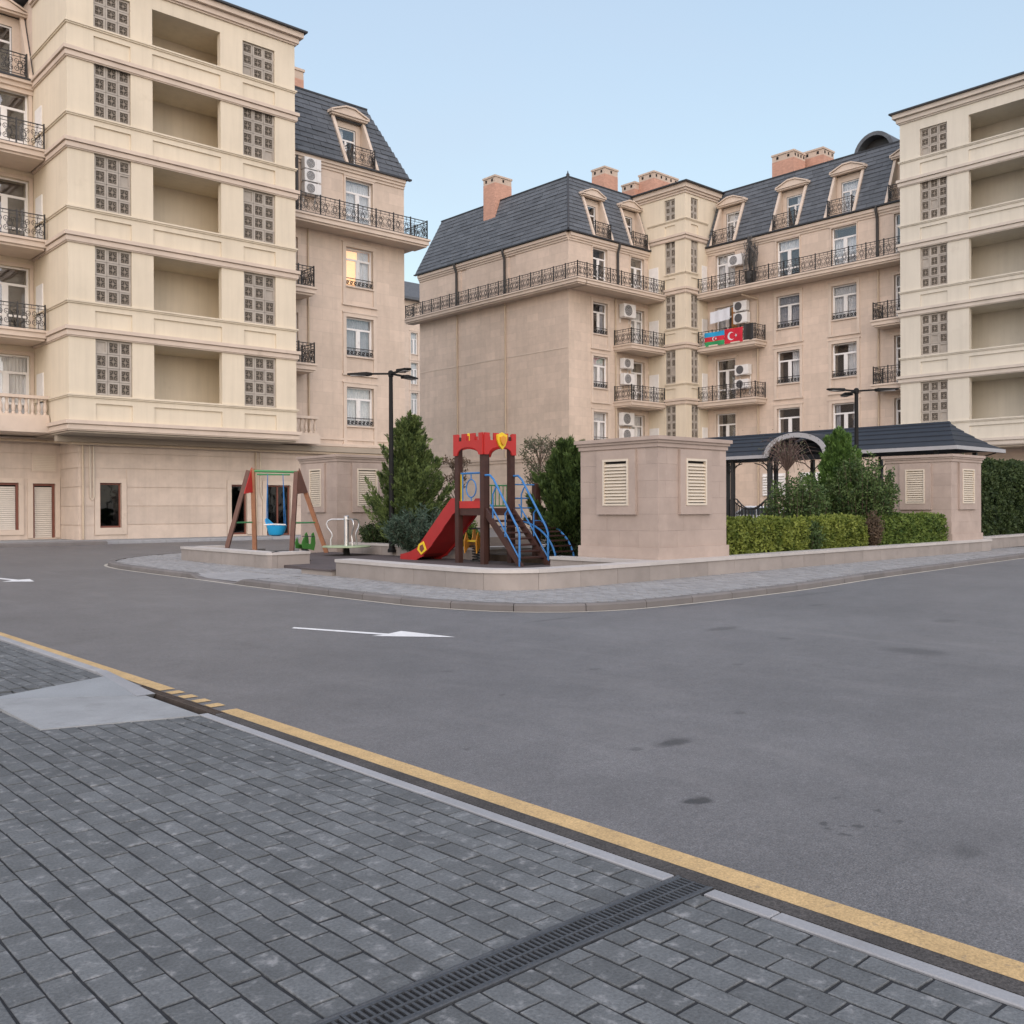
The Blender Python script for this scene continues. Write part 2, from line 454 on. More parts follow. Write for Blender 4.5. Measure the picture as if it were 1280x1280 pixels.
MT['steel'] = M_('galvanised_steel', (.55, .55, .55), .35, .08, 4, 0, metal=.8)
MT['plate'] = M_('patterned_plate', (.33, .40, .26), .5, .12, 6, .2)
MT['louver'] = M_('cream_louver', (.60, .53, .43), .55, .05, 3, 0)
MT['shutter'] = M_('pale_roller_shutter', (.60, .555, .49), .5, .05, 3, 0)
MT['brown'] = M_('brown_door_frame', (.17, .06, .04), .5, .1, 4, 0)
MT['roofmetal'] = M_('dark_metal_roof', (.020, .025, .034), .55, .12, 2, .05, 20, spec=.3)
MT['fascia'] = M_('pale_grey_fascia', (.36, .36, .37), .5, .06, 3, 0)
MT['bark'] = M_('tree_bark', (.11, .08, .06), .9, .2, 12, .5, 40)
MT['twig'] = M_('bare_twig', (.14, .095, .08), .9, .2, 12, 0)
MT['tyre'] = M_('tyre_rubber', (.02, .02, .02), .8, .1, 6, .2)
MT['carpaint'] = M_('white_car_paint', (.72, .73, .74), .25, .03, 2, 0, spec=.6)
MT['chrome'] = M_('wheel_alloy', (.55, .55, .56), .3, .05, 4, 0, metal=.9)
MT['f_blue'] = M_('flag_blue', (.02, .28, .52), .85, .06, 5, 0)
MT['f_red'] = M_('flag_red', (.52, .02, .04), .85, .06, 5, 0)
MT['f_green'] = M_('flag_green', (.03, .27, .10), .85, .06, 5, 0)
MT['cloth'] = M_('white_laundry', (.60, .62, .66), .9, .06, 4, 0)
MT['cloth_orange'] = M_('orange_curtain_cloth', (.45, .20, .06), .9, .1, 4, 0)
MT['leaf_con'] = foliage_mat('conifer_needles', (.018, .04, .014), (.21, .28, .09), .2)
MT['leaf_con_dark'] = foliage_mat('dark_conifer_needles', (.010, .026, .009), (.13, .20, .055), .2)
MT['leaf_con_bright'] = foliage_mat('fresh_conifer_needles', (.03, .07, .018), (.15, .26, .06), .25)
MT['leaf_jun'] = foliage_mat('juniper_needles', (.02, .045, .03), (.10, .145, .10), .15)
MT['leaf_hedge'] = foliage_mat('golden_hedge_leaves', (.05, .085, .012), (.29, .335, .07), .3)
MT['leaf_hedge_green'] = foliage_mat('green_hedge_leaves', (.03, .07, .014), (.21, .28, .06), .3)
MT['leaf_dark'] = foliage_mat('dark_hedge_leaves', (.012, .028, .010), (.075, .11, .035), .2)
MT['leaf_shrub'] = foliage_mat('shrub_leaves', (.025, .055, .018), (.13, .19, .06), .25)
MT['leaf_olive'] = foliage_mat('olive_leaves', (.05, .06, .035), (.15, .155, .09), .25)
MT['leaf_red'] = foliage_mat('reddish_leaves', (.06, .045, .03), (.17, .12, .08), .25)
MT['leaf_lime'] = foliage_mat('lime_bush_leaves', (.05, .10, .015), (.20, .30, .045), .25)
MT['core'] = M_('hedge_inner_twigs', (.02, .025, .012), .95, .3, 10, 0)

# ------------------------------------------------------------------ facade builders
def wall(fac, s0, s1, z0, z1, holes, mats, name, parent, skip=()):
    """wall sheet with openings; each hole: (s0,s1,z0,z1,depth,back material,reveal material)"""
    ss = sorted(set([s0, s1] + [h[0] for h in holes] + [h[1] for h in holes]))
    zs = sorted(set([z0, z1] + [h[2] for h in holes] + [h[3] for h in holes]))
    ss = [s for s in ss if s0 <= s <= s1]; zs = [z for z in zs if z0 <= z <= z1]
    mb = MB(fac.w)
    for j in range(len(zs) - 1):
        run = None
        for i in range(len(ss) - 1):
            ms, mz = (ss[i] + ss[i + 1]) / 2, (zs[j] + zs[j + 1]) / 2
            inside = any(h[0] < ms < h[1] and h[2] < mz < h[3] for h in holes)
            if not inside:
                mb.quad((ss[i], 0, zs[j]), (ss[i + 1], 0, zs[j]), (ss[i + 1], 0, zs[j + 1]), (ss[i], 0, zs[j + 1]))
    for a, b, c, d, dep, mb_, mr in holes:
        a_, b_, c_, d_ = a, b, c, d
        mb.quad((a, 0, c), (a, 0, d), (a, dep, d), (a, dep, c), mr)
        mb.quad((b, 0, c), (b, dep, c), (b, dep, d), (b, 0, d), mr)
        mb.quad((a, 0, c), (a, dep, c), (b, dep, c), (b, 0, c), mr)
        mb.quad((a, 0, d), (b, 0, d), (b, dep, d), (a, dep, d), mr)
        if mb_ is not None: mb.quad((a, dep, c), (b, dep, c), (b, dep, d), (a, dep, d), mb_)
    return mb.build(name, mats, parent, fix=False)

def moulding(fac, s0, s1, prof, mat, name, parent, left=None, right=None):
    """prof: list of (z0,z1,proud); left/right: returns this deep along the side walls"""
    mb = MB(fac.w)
    for z0, z1, p in prof:
        a = s0 - (p if left else 0); b = s1 + (p if right else 0)
        mb.box(a, -p, z0, b, 0.0 if (left or right) else .02, z1)
        if left: mb.box(a, 0.0, z0, s0 + .02, left, z1)
        if right: mb.box(s1 - .02, 0.0, z0, b, right, z1)
    return mb.build(name, mat, parent)

CACHE = {}
def cached(key, fn):
    if key not in CACHE: CACHE[key] = fn()
    return CACHE[key]

def window(fac, s, z, w, h, parent, kind='casement', cur='sheer', glass='glass', d=.16, rnd=0):
    f = .075
    zt = h * (.70 if kind != 'door' else .74)
    def frame():
        mb = MB()
        mb.box(0, 0, 0, w, .07, f); mb.box(0, 0, h - f, w, .07, h)
        mb.box(0, 0, f, f, .07, h - f); mb.box(w - f, 0, f, w, .07, h - f)
        mb.box(f, -.01, zt - .05, w - f, .06, zt + .05)
        mb.box(w / 2 - .075, -.01, f, w / 2 + .075, .06, zt - .05)
        for a, b in ((f, w / 2 - .075), (w / 2 + .075, w - f)):
            mb.box(a, .005, f, a + .05, .055, zt - .05); mb.box(b - .05, .005, f, b, .055, zt - .05)
            if kind == 'door': mb.box(a + .05, .005, h * .27, b - .05, .055, h * .27 + .09)
        mb.box(w / 2 + .02, -.05, zt * .5, w / 2 + .045, -.01, zt * .5 + .13)
        return mb.mesh('window', MT['pvc'])
    fr = inst('window', cached(('wf', w, h, kind), frame), parent, fac.M(s, d, z))
    def pane(pw, ph): return lambda: MB().box(0, 0, 0, pw, .012, ph).mesh('pane', MT[glass])
    a = round(w - 2 * f, 3); b = round(h - f - zt - .05, 3)
    inst('pane', cached(('p', a, b, glass), pane(a, b)), fr, fac.M(s + f, d + .03, z + zt + .05))
    lw = round(w / 2 - .075 - f, 3); lh = round(zt - .05 - f, 3)
    for x in (f, w / 2 + .075):
        inst('pane', cached(('p', lw, lh, glass), pane(lw, lh)), fr, fac.M(s + x, d + .03, z + f))
    if cur:
        def curtain(x0, x1, z0, z1, m, seed):
            def fn():
                rd = random.Random(seed)
                n = max(8, int((x1 - x0) / .035)); pts = []
                ph = rd.random() * 6
                for i in range(n + 1):
                    x = x0 + (x1 - x0) * i / n
                    y = .03 * math.sin(x * 42 + ph) + .018 * math.sin(x * 19 + 2 * ph)
                    pts.append((x, y))
                mb = MB()
                for i in range(n):
                    (xa, ya), (xb, yb) = pts[i], pts[i + 1]
                    mb.quad((xa, ya, z0), (xb, yb, z0), (xb, yb, z1), (xa, ya, z1))
                return mb.mesh('curtain', MT[m], smooth=True, fix=False)
            return fn
        spec = {'sheer': [(.06, w - .06, .05, h - .06, 'sheer')], 'grey': [(.06, w - .06, .05, h - .06, 'greycurt')],
                'left': [(.06, w * .42, .05, h - .06, 'sheer')], 'right': [(w * .55, w - .06, .05, h - .06, 'sheer')],
                'sides': [(.06, w * .24, .05, h - .06, 'greycurt'), (w * .74, w - .06, .05, h - .06, 'greycurt')],
                'low': [(.06, w - .06, .05, zt, 'sheer')], 'top': [(.06, w - .06, zt, h - .06, 'sheer')]}[cur]
        for x0, x1, z0, z1, m in spec:
            inst('curtain', cached(('c', x0, x1, z0, z1, m, rnd), curtain(x0, x1, z0, z1, m, rnd)), fr, fac.M(s, d + .2, z))
    return fr

def surround(fac, s, z, w, h, parent, mat, panel=0.0, b=.2, proud=.06):
    """raised stone border round a window, with the panel below it"""
    mb = MB(fac.w)
    zb = z - panel
    mb.box(s - b, -proud, zb, s, .02, z + h + b); mb.box(s + w, -proud, zb, s + w + b, .02, z + h + b)
    mb.box(s, -proud, z + h, s + w, .02, z + h + b)
    mb.box(s - b - .04, -proud - .03, z + h + b, s + w + b + .04, .02, z + h + b + .07)
    mb.box(s - .04, -.09, z - .07, s + w + .04, .03, z)
    if panel: mb.box(s - b - .05, -proud - .03, zb - .09, s + w + b + .05, .02, zb)
    return mb.build('window_surround', mat, parent)

def spiral(cx, cz, r0, r1, a0, turns, n=14):
    return [(cx + (r0 + (r1 - r0) * i / n) * math.cos(a0 + turns * 2 * PI * i / n), 0, cz + (r0 + (r1 - r0) * i / n) * math.sin(a0 + turns * 2 * PI * i / n)) for i in range(n + 1)]

def rail_mesh(w, h):
    def fn():
        mb = MB(); r = .016
        mb.box(0, -.022, h - .035, w, .022, h); mb.box(0, -.014, .05, w, .014, .075)
        mb.box(0, -.012, h - .17, w, .012, h - .15)
        if h < .6:
            n = max(2, int(w / .22))
            for i in range(n):
                c = (i + .5) * w / n
                mb.tube(spiral(c, h * .42, .09, .03, 0, 1.4, 12), r, 3, caps=False)
                mb.tube(spiral(c, h * .42, .09, .03, PI, 1.4, 12), r, 3, caps=False)
            return mb.mesh('railing_panel', MT['iron'], fix=False)
        n = max(1, round(w / .5)); q = w / n
        for i in range(n):
            c = (i + .5) * q; zc = .07 + (h - .23) / 2; hh = (h - .23) / 2
            for sg in (-1, 1):
                x = c + sg * q * .25
                mb.tube(spiral(x, zc + hh * .48, q * .22, .03, -PI / 2 if sg > 0 else -PI / 2, sg * 1.35), r, 3, caps=False)
                mb.tube(spiral(x, zc - hh * .48, q * .22, .03, PI / 2, -sg * 1.35), r, 3, caps=False)
                mb.tube([(x - sg * q * .2, 0, zc + hh * .5), (x, 0, zc), (x - sg * q * .2, 0, zc - hh * .5)], r, 3, caps=False)
            mb.tube(spiral(c, zc, q * .17, q * .17, 0, 1, 14), r, 3, caps=False)
            mb.tube([(c, 0, zc + hh), (c, 0, zc + hh * .2)], r, 3, caps=False); mb.tube([(c, 0, zc - hh), (c, 0, zc - hh * .2)], r, 3, caps=False)
            for k in range(2):
                x = i * q + k * q / 2
                mb.box(x, -.008, h - .16, x + .012, .008, h - .03)
            mb.tube(spiral(c, h - .093, .05, .05, 0, 1, 8), .009, 3, caps=False)
        return mb.mesh('railing_panel', MT['iron'], fix=False)
    return cached(('rail', round(w, 2), round(h, 2)), fn)

def railing(p0, p1, z, h, parent, unit=1.1, post=True):
    a, b = Vector((p0[0], p0[1], z)), Vector((p1[0], p1[1], z))
    L = (b - a).length
    n = max(1, round(L / unit)); w = round(L / n, 3)
    ang = math.atan2(b.y - a.y, b.x - a.x)
    pm = cached(('post', h), lambda: MB().box(-.028, -.028, 0, .028, .028, h + .05).mesh('railing_post', MT['iron']))
    for i in range(n):
        p = a.lerp(b, i / n)
        M = Matrix.Translation(p) @ Matrix.Rotation(ang, 4, 'Z')
        inst('railing_panel', rail_mesh(w, h), parent, M)
        if post and i > 0: inst('railing_post', pm, parent, M)
    if post:
        for p in (a, b): inst('railing_post', pm, parent, Matrix.Translation(p))

def balcony(fac, s0, s1, depth, z0, z1, parent, rail=1.0, left=True, right=True, mat='trim', dwall=0.0):
    """slab from the wall plane outwards with stepped edge and an iron railing round it"""
    mb = MB(fac.w)
    d1 = -depth
    mb.box(s0 + .08, d1 + .1, z0 - .1, s1 - .08, dwall - .005, z0)
    mb.box(s0, d1, z0, s1, dwall - .003, z1 - .1)
    mb.box(s0 - .07, d1 - .07, z1 - .1, s1 + .07, dwall - .001, z1)
    b = mb.build('balcony', MT[mat], parent)
    e = .07
    P = lambda s, d: fac.w(s, d, 0)[:2]
    if left: railing(P(s0 + e, dwall - .03), P(s0 + e, d1 + e), z1, rail, b)
    railing(P(s0 + e, d1 + e), P(s1 - e, d1 + e), z1, rail, b)
    if right: railing(P(s1 - e, d1 + e), P(s1 - e, dwall - .03), z1, rail, b)
    return b

def block_mesh(w, h, solid=False):
    def fn():
        mb = MB(); t = .075; y0, y1 = 0, .07
        mb.box(0, y0, 0, w, y1, t); mb.box(0, y0, h - t, w, y1, h)
        mb.box(0, y0, t, t, y1, h - t); mb.box(w - t, y0, t, w, y1, h - t)
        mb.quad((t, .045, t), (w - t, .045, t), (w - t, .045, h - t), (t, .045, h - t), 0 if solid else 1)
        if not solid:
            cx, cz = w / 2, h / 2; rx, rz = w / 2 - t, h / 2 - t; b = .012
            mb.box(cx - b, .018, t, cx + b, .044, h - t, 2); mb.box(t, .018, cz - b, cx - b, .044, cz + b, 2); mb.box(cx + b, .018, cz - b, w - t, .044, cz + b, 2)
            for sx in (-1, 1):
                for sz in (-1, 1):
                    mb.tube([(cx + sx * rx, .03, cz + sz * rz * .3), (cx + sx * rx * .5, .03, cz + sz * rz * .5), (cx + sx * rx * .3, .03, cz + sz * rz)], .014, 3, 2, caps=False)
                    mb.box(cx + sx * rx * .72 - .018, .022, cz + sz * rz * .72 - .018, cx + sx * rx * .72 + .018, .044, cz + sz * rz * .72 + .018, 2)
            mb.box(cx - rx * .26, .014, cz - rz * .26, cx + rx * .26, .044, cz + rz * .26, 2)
        return mb.mesh('screen_block', [MT['screen'], MT['screen_dark'], MT['screen_mid']], fix=False)
    return cached(('blk', round(w, 3), round(h, 3), solid), fn)

def block_screen(fac, s0, s1, z0, z1, nx, nz, parent, rd):
    g = .02
    w, h = (s1 - s0 - g) / nx, (z1 - z0 - g) / nz
    mb = MB(fac.w)
    mb.box(s0, .16, z0, s1, .2, z0 + .03); mb.box(s0, .16, z1 - .03, s1, .2, z1)
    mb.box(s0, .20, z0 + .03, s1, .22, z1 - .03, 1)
    b = mb.build('block_screen', [MT['screen'], MT['screen_back']], parent)
    for i in range(nx):
        for j in range(nz):
            solid = rd.random() < .08
            inst('screen_block', block_mesh(w - .012, h - .012, solid), b, fac.M(s0 + g / 2 + i * w + .006, .08 + rd.random() * .012, z0 + g / 2 + j * h + .006))

LV = [4.64, 8.45, 12.26, 16.06, 19.74]
CORN = [(0, .05, .06), (.05, .23, .10), (.23, .27, .07), (.27, .42, .17)]
def tower(fac, s0, s1, scr, bays, mat, parent, left_ret, right_ret, seed, trim='trim'):
    """loggia tower: screens, open loggias, ledges and cornices, five storeys on a jettied base"""
    rd = random.Random(seed)
    holes = []; screens = []; rooms = []
    for k, L in enumerate(LV):
        top = L + 3.80 if k < 4 else L + 3.05
        zl = L + 1.50
        for a, b in scr:
            holes.append((a, b, zl, top, .36, 2, 0)); screens.append((a, b, zl, top, 3, 4 if k < 4 else 3))
            holes.append((a, b, L + .45, L + 1.14, .07, 0, 0))
        for a, b in bays:
            holes.append((a, b, zl, top, .3, None, 0)); rooms.append((a - 1.0, b + 1.0, a, b, zl, top))
            holes.append((a, b, L + .45, L + 1.14, .07, 0, 0))
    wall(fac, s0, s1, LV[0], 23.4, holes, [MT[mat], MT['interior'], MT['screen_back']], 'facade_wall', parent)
    for r0, r1, a, b, c, d in rooms:
        mb = MB(fac.w); q = .3; e = 2.3; z0_, z1_ = c - .25, d
        mb.quad((r0, e, z0_), (r1, e, z0_), (r1, e, z1_), (r0, e, z1_))
        mb.quad((r0, q, z0_), (r0, e, z0_), (r0, e, z1_), (r0, q, z1_)); mb.quad((r1, q, z0_), (r1, e, z0_), (r1, e, z1_), (r1, q, z1_))
        mb.quad((r0, q, z0_), (r1, q, z0_), (r1, e, z0_), (r0, e, z0_)); mb.quad((r0, q, z1_), (r1, q, z1_), (r1, e, z1_), (r0, e, z1_))
        mb.quad((r0, q, z0_), (a, q, z0_), (a, q, z1_), (r0, q, z1_)); mb.quad((b, q, z0_), (r1, q, z0_), (r1, q, z1_), (b, q, z1_)); mb.quad((a, q, z0_), (b, q, z0_), (b, q, c), (a, q, c))
        mb.build('loggia', MT[mat], parent, fix=False)
    for a, b, c, d, nx, nz in screens: block_screen(fac, a, b, c, d, nx, nz, parent, rd)
    for k, L in enumerate(LV):
        moulding(fac, s0, s1, [(L + z0, L + z1, p) for z0, z1, p in CORN], MT[trim], 'cornice', parent, left_ret, right_ret)
        moulding(fac, s0, s1, [(L + 1.36, L + 1.42, .05), (L + 1.42, L + 1.485, .09)], MT[mat], 'ledge', parent, left_ret, right_ret)
    moulding(fac, s0, s1, [(23.36, 23.44, .08), (23.44, 23.64, .16), (23.64, 23.69, .14), (23.69, 23.94, .32)], MT[trim], 'eaves_cornice', parent, left_ret, right_ret)
    moulding(fac, s0, s1, [(23.94, 24.0, .46)], MT['slate_edge'], 'roof_edge', parent, left_ret, right_ret)

def courses(fac, s0, s1, zs, openings, parent, proud=.03):
    """long stone courses with open joints between them, cut round the openings"""
    for z0, z1 in zip(zs[:-1], zs[1:]):
        cuts = [(a, b) for a, b, c, d in openings if c < z1 - .05 and d > z0 + .05]
        x = s0
        for a, b in sorted(cuts):
            if a - x > .1: MB(fac.w).box(x, -proud, z0 + .02, a, .01, z1 - .02).build('stone_course', MT['course'], parent)
            x = max(x, b)
        if s1 - x > .1: MB(fac.w).box(x, -proud, z0 + .02, s1, .01, z1 - .02).build('stone_course', MT['course'], parent)

def pipe(pts, r, mat, name, parent): return MB().tube(pts, r, 8).build(name, MT[mat], parent, smooth=True)

def mansard(fac, s0, s1, z0, z1, inset, d0, hl, hr, dormers, parent, course_n=14, tile_w=.8, singles=False, seed=1, tz=.74):
    """sloping slate face; dormers: (s0,s1) openings cut through it"""
    rd = random.Random(seed)
    def P(s, t, up=0.0): return (s, d0 + inset * t - up, z0 + (z1 - z0) * t + up * .35)
    def lim(t): return s0 + hl * t, s1 - hr * t
    mb = MB(fac.w)
    cols = [s0] + [x for ab in dormers for x in ab] + [s1]
    # backing: strips between the dormers up to tz, one band above
    for i in range(0, len(cols), 2):
        a, b = cols[i], cols[i + 1]
        la = hl if i == 0 else 0; lb = hr if i == len(cols) - 2 else 0
        mb.quad(P(a, 0), P(b, 0), P(b - lb * tz, tz), P(a + la * tz, tz))
    a, b = lim(tz); c, d = lim(1)
    mb.quad(P(a, tz), P(b, tz), P(d, 1), P(c, 1))
    mb.box(s0 - .05, d0 - .10, z0 - .07, s1 + .05, d0 + .1, z0 + .02, 1)
    c, d = lim(1)
    mb.box(c - .05, d0 + inset - .06, z1 - .02, d + .05, d0 + inset + .08, z1 + .07, 1)
    roof = mb.build('roof', [MT['slate'], MT['slate_edge']], parent, fix=False)
    stuff = MB(fac.w)
    for j in range(course_n):
        t0, t1 = j / course_n, (j + 1) / course_n + .012
        tm = (t0 + t1) / 2
        la, lb = lim(tm)
        spans = [(la, lb)]
        if tm < tz:
            spans = []; x = la
            for a, b in dormers:
                if a > x: spans.append((x, a))
                x = b
            if lb > x: spans.append((x, lb))
        for a, b in spans:
            x = a; off = (j % 2) * tile_w / 2
            first = True
            while x < b - .05:
                w = tile_w * (rd.uniform(.9, 1.1)) if not (first and off) else off
                first = False
                e = min(b, x + w)
                if b - e < .15: e = b
                u = rd.uniform(.035, .06)
                target = MB(fac.w) if singles else stuff
                xa, xb = x + .008, e - .008
                target.add([P(xa, t0, u), P(xb, t0, u), P(xb, min(1, t1), .012), P(xa, min(1, t1), .012), P(xa, t0, .0), P(xb, t0, .0)],
                           [(0, 1, 2, 3), (4, 5, 1, 0), (4, 0, 3), (5, 2, 1)])
                if singles: target.build('roof_tile', MT['slate'], roof, fix=False)
                x = e
    if not singles:
        o = stuff.build('roof_tile_field', MT['slate'], roof, fix=False); o['kind'] = 'stuff'
    return P

def dormer(fac, P, s0, s1, parent, tz=.74, cur='sheer', inset=1.2, railh=.95):
    """recessed dormer: stone cheeks, window at the back, sloping side trims, pediment on top, iron railing in front"""
    b0, bt = P(s0, 0), P(s0, tz)
    db, zb, dt, zt = b0[1], b0[2], bt[1], bt[2]
    back = dt + .12
    mb = MB(fac.w)
    mb.quad((s0, db, zb), (s1, db, zb), (s1, back, zb), (s0, back, zb))                      # sill floor
    for s in (s0, s1): mb.add([(s, db, zb), (s, back, zb), (s, back, zt), (s, dt, zt)], [(0, 1, 2, 3)])
    mb.quad((s0, dt, zt), (s1, dt, zt), (s1, back, zt), (s0, back, zt))
    w = s1 - s0; a, b = s0 + .32, s1 - .32; zh = zt - .42
    for q in ((s0, a, zb, zt), (b, s1, zb, zt), (a, b, zh, zt)):
        mb.quad((q[0], back, q[2]), (q[1], back, q[2]), (q[1], back, q[3]), (q[0], back, q[3]))
    mb.quad((a, back + .5, zb), (b, back + .5, zb), (b, back + .5, zh), (a, back + .5, zh), 1)
    for x in (a, b): mb.quad((x, back, zb), (x, back + .5, zb), (x, back + .5, zh), (x, back, zh), 1)
    for s, sg in ((s0, -1), (s1, 1)):                                                       # sloping trims
        x0, x1 = (s - .12, s + .05) if sg < 0 else (s - .05, s + .12)
        mb.add([(x0, db - .14, zb), (x1, db - .14, zb), (x1, db + .05, zb), (x0, db + .05, zb), (x0, dt - .14, zt), (x1, dt - .14, zt), (x1, dt + .05, zt), (x0, dt + .05, zt)],
               [(0, 3, 2, 1), (4, 5, 6, 7), (0, 1, 5, 4), (1, 2, 6, 5), (2, 3, 7, 6), (3, 0, 4, 7)])
    d = mb.build('dormer', [MT['trim'], MT['interior']], parent, fix=False)
    pm = MB(fac.w); c = (s0 + s1) / 2
    top = .52
    pm.prism([(s0 - .2, zt), (s1 + .2, zt), (s1 + .2, zt + .16), (c + .28, zt + top), (c - .28, zt + top), (s0 - .2, zt + .16)], dt - .3, dt + .75)
    pm.box(s0 - .27, dt - .38, zt + .1, s1 + .27, dt + .6, zt + .17)
    lo = [(s0 - .27, zt + .172), (c - .29, zt + top + .005), (c + .29, zt + top + .005), (s1 + .27, zt + .172)]
    pm.strip_prism([(a_, z_ + .08) for a_, z_ in lo], lo, dt - .38, dt + .6)
    pm.build('pediment', MT['trim'], d)
    w_, h_ = round(b - a, 2), round(zh - zb, 2); f = .07; zz = h_ * .72
    fm = MB(fac.w); y0, y1 = back + .06, back + .12
    fm.box(a, y0, zb, a + f, y1, zh); fm.box(b - f, y0, zb, b, y1, zh); fm.box(a + f, y0, zh - f, b - f, y1, zh); fm.box(a + f, y0, zb, b - f, y1, zb + f)
    fm.box(a + f, y0 - .01, zb + zz, b - f, y1 - .01, zb + zz + .09); m_ = (a + b) / 2
    fm.box(m_ - .06, y0 - .01, zb + f, m_ + .06, y1 - .01, zb + zz)
    fm.build('dormer_window', MT['pvc'], d)
    for q in ((a + f, m_ - .06, zb + f, zb + zz), (m_ + .06, b - f, zb + f, zb + zz), (a + f, b - f, zb + zz + .09, zh - f)):
        MB(fac.w).box(q[0], y0 + .02, q[2], q[1], y0 + .032, q[3]).build('pane', MT['glass'], d)
    if cur:
        k = MB(fac.w)
        r0, r1 = {'sheer': (a + .05, b - .05), 'left': (a + .05, m_ - .05), 'right': (m_ + .05, b - .05)}[cur]
        n = 24
        for i in range(n):
            xa, xb = r0 + (r1 - r0) * i / n, r0 + (r1 - r0) * (i + 1) / n
            k.quad((xa, back + .25 + .03 * math.sin(xa * 40), zb + .05), (xb, back + .25 + .03 * math.sin(xb * 40), zb + .05), (xb, back + .25 + .03 * math.sin(xb * 40), zh - .05), (xa, back + .25 + .03 * math.sin(xa * 40), zh - .05))
        k.build('curtain', MT['sheer'], d, fix=False)
    W = lambda s, dd: fac.w(s, dd, 0)[:2]
    railing(W(s0 + .12, db - .06), W(s1 - .12, db - .06), zb + .05, railh, d, unit=2.0)
    railing(W(s1 - .12, db - .06), W(s1 - .12, db + .30), zb + .05, railh, d, unit=2.0, post=False)
    railing(W(s0 + .12, db + .30), W(s0 + .12, db - .06), zb + .05, railh, d, unit=2.0, post=False)
    return d

def chimney(x0, y0, x1, y1, z0, z1, parent, vents=3):
    b = MB().box(x0, y0, z0, x1, y1, z1 - .55).build('chimney', MT['brick'], parent)
    mb = MB().box(x0 + .005, y0 + .005, z1 - .55, x1 - .005, y1 - .005, z1 - .13).box(x0 - .05, y0 - .05, z1 - .13, x1 + .05, y1 + .05, z1)
    mb.build('chimney_cap', MT['cap'], b)
    for i in range(vents):
        c = x0 + (x1 - x0) * (i + .5) / vents
        MB().box(c - .08, y0 - .006, z1 - .42, c + .08, y0 + .1, z1 - .22).build('vent_opening', MT['black'], b)
    for i in range(2):
        c = y0 + (y1 - y0) * (i + .5) / 2
        MB().box(x0 - .006, c - .09, z1 - .42, x0 + .1, c + .09, z1 - .22).build('vent_opening', MT['black'], b)

def aircon(fac, s, d, z, label, w=.95, h=.75, dep=.36, dark=False):
    """outdoor unit hung on the wall; d is the wall plane"""
    t = thing('air_conditioner', label, 'air conditioner', fac.w(s, d, z), 'outdoor air conditioning units on the facades')
    T = lambda a, b, c: fac.w(s + a, d + b, z + c)
    mb = MB(T)
    mb.box(0, -dep - .1, 0, w, -.1, h)
    mb.box(w * .72, -dep - .115, .04, w - .02, -dep - .1, h - .04)
    mb.build('casing', MT['white'], t)
    g = MB(T); n = 20; cx, cz, r = w * .37, h / 2, min(h * .43, w * .34); y = -dep - .1
    vs_ = [(cx + r * math.cos(2 * PI * i / n), y - .012, cz + r * math.sin(2 * PI * i / n)) for i in range(n)]
    vs2 = [(p[0], y + .01, p[2]) for p in vs_]
    g.add(vs_ + vs2, [tuple(range(n))] + [(i, (i + 1) % n, n + (i + 1) % n, n + i) for i in range(n)])
    g.build('fan_opening', MT['fan'], t)
    k = MB(T)
    for q in (.95, .7, .45, .2):
        k.tube([(cx + r * q * math.cos(2 * PI * i / 16), y - .02, cz + r * q * math.sin(2 * PI * i / 16)) for i in range(17)], .009, 3, caps=False)
    k.build('fan_grille', MT['white'] if not dark else MT['fan'], t, fix=False)
    for x in (.12, w - .16):
        MB(T).box(x, -dep - .08, -.06, x + .04, 0, 0).box(x, -.05, -.35, x + .04, 0, -.06).build('bracket', MT['pvc'], t)
    return t

# ------------------------------------------------------------------ building with the loggia tower on the left
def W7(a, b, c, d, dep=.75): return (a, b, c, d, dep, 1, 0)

LB = thing('apartment_building', 'cream apartment block on the left, its jettied corner tower of open loggias above stone shopfronts', 'building', (22, 48, 0))
fT = Fac('Y', 41.3); fS = Fac('X', 13.2); fL = Fac('Y', 45.8); fG = Fac('Y', 43.5); fR = Fac('Y', 44.0)
tower(fT, 13.2, 23.53, [(14.26, 15.77), (20.87, 22.48)], [(16.70, 19.79)], 'cream', LB, 4.45, 2.6, 3)
wall(fS, -45.8, -41.3, 4.64, 23.4, [], [MT['cream']], 'side_wall', LB)
for k, L in enumerate(LV[:4]):
    MB(fS.w).bev(-45.35, -.05, L + .55, -44.5, .02, L + 2.65, .0).build('storage_door', MT['white'], LB)
# jetty soffit, beams and pipes under it
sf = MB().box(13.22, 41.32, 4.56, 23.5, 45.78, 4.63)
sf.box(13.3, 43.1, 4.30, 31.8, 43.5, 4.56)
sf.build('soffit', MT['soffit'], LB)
pipe([(6, 45.5, 4.42), (13.6, 45.5, 4.42), (13.9, 43.2, 4.24), (31.5, 43.2, 4.22)], .06, 'pipe', 'drain_pipe', LB)
for x in (14.42, 22.5): pipe([(x, 43.38, 4.3), (x, 43.38, .15)], .05, 'pipe', 'drain_pipe', LB)
pipe([(14.72, 43.40, 4.3), (14.72, 43.40, 1.95), (14.80, 43.40, 1.82), (14.88, 43.40, 1.95), (14.88, 43.40, 4.3)], .028, 'louver', 'gas_pipe', LB)
pipe([(22.75, 43.40, 4.3), (22.75, 43.40, 2.2), (22.85, 43.4, 1.9)], .028, 'louver', 'gas_pipe', LB)
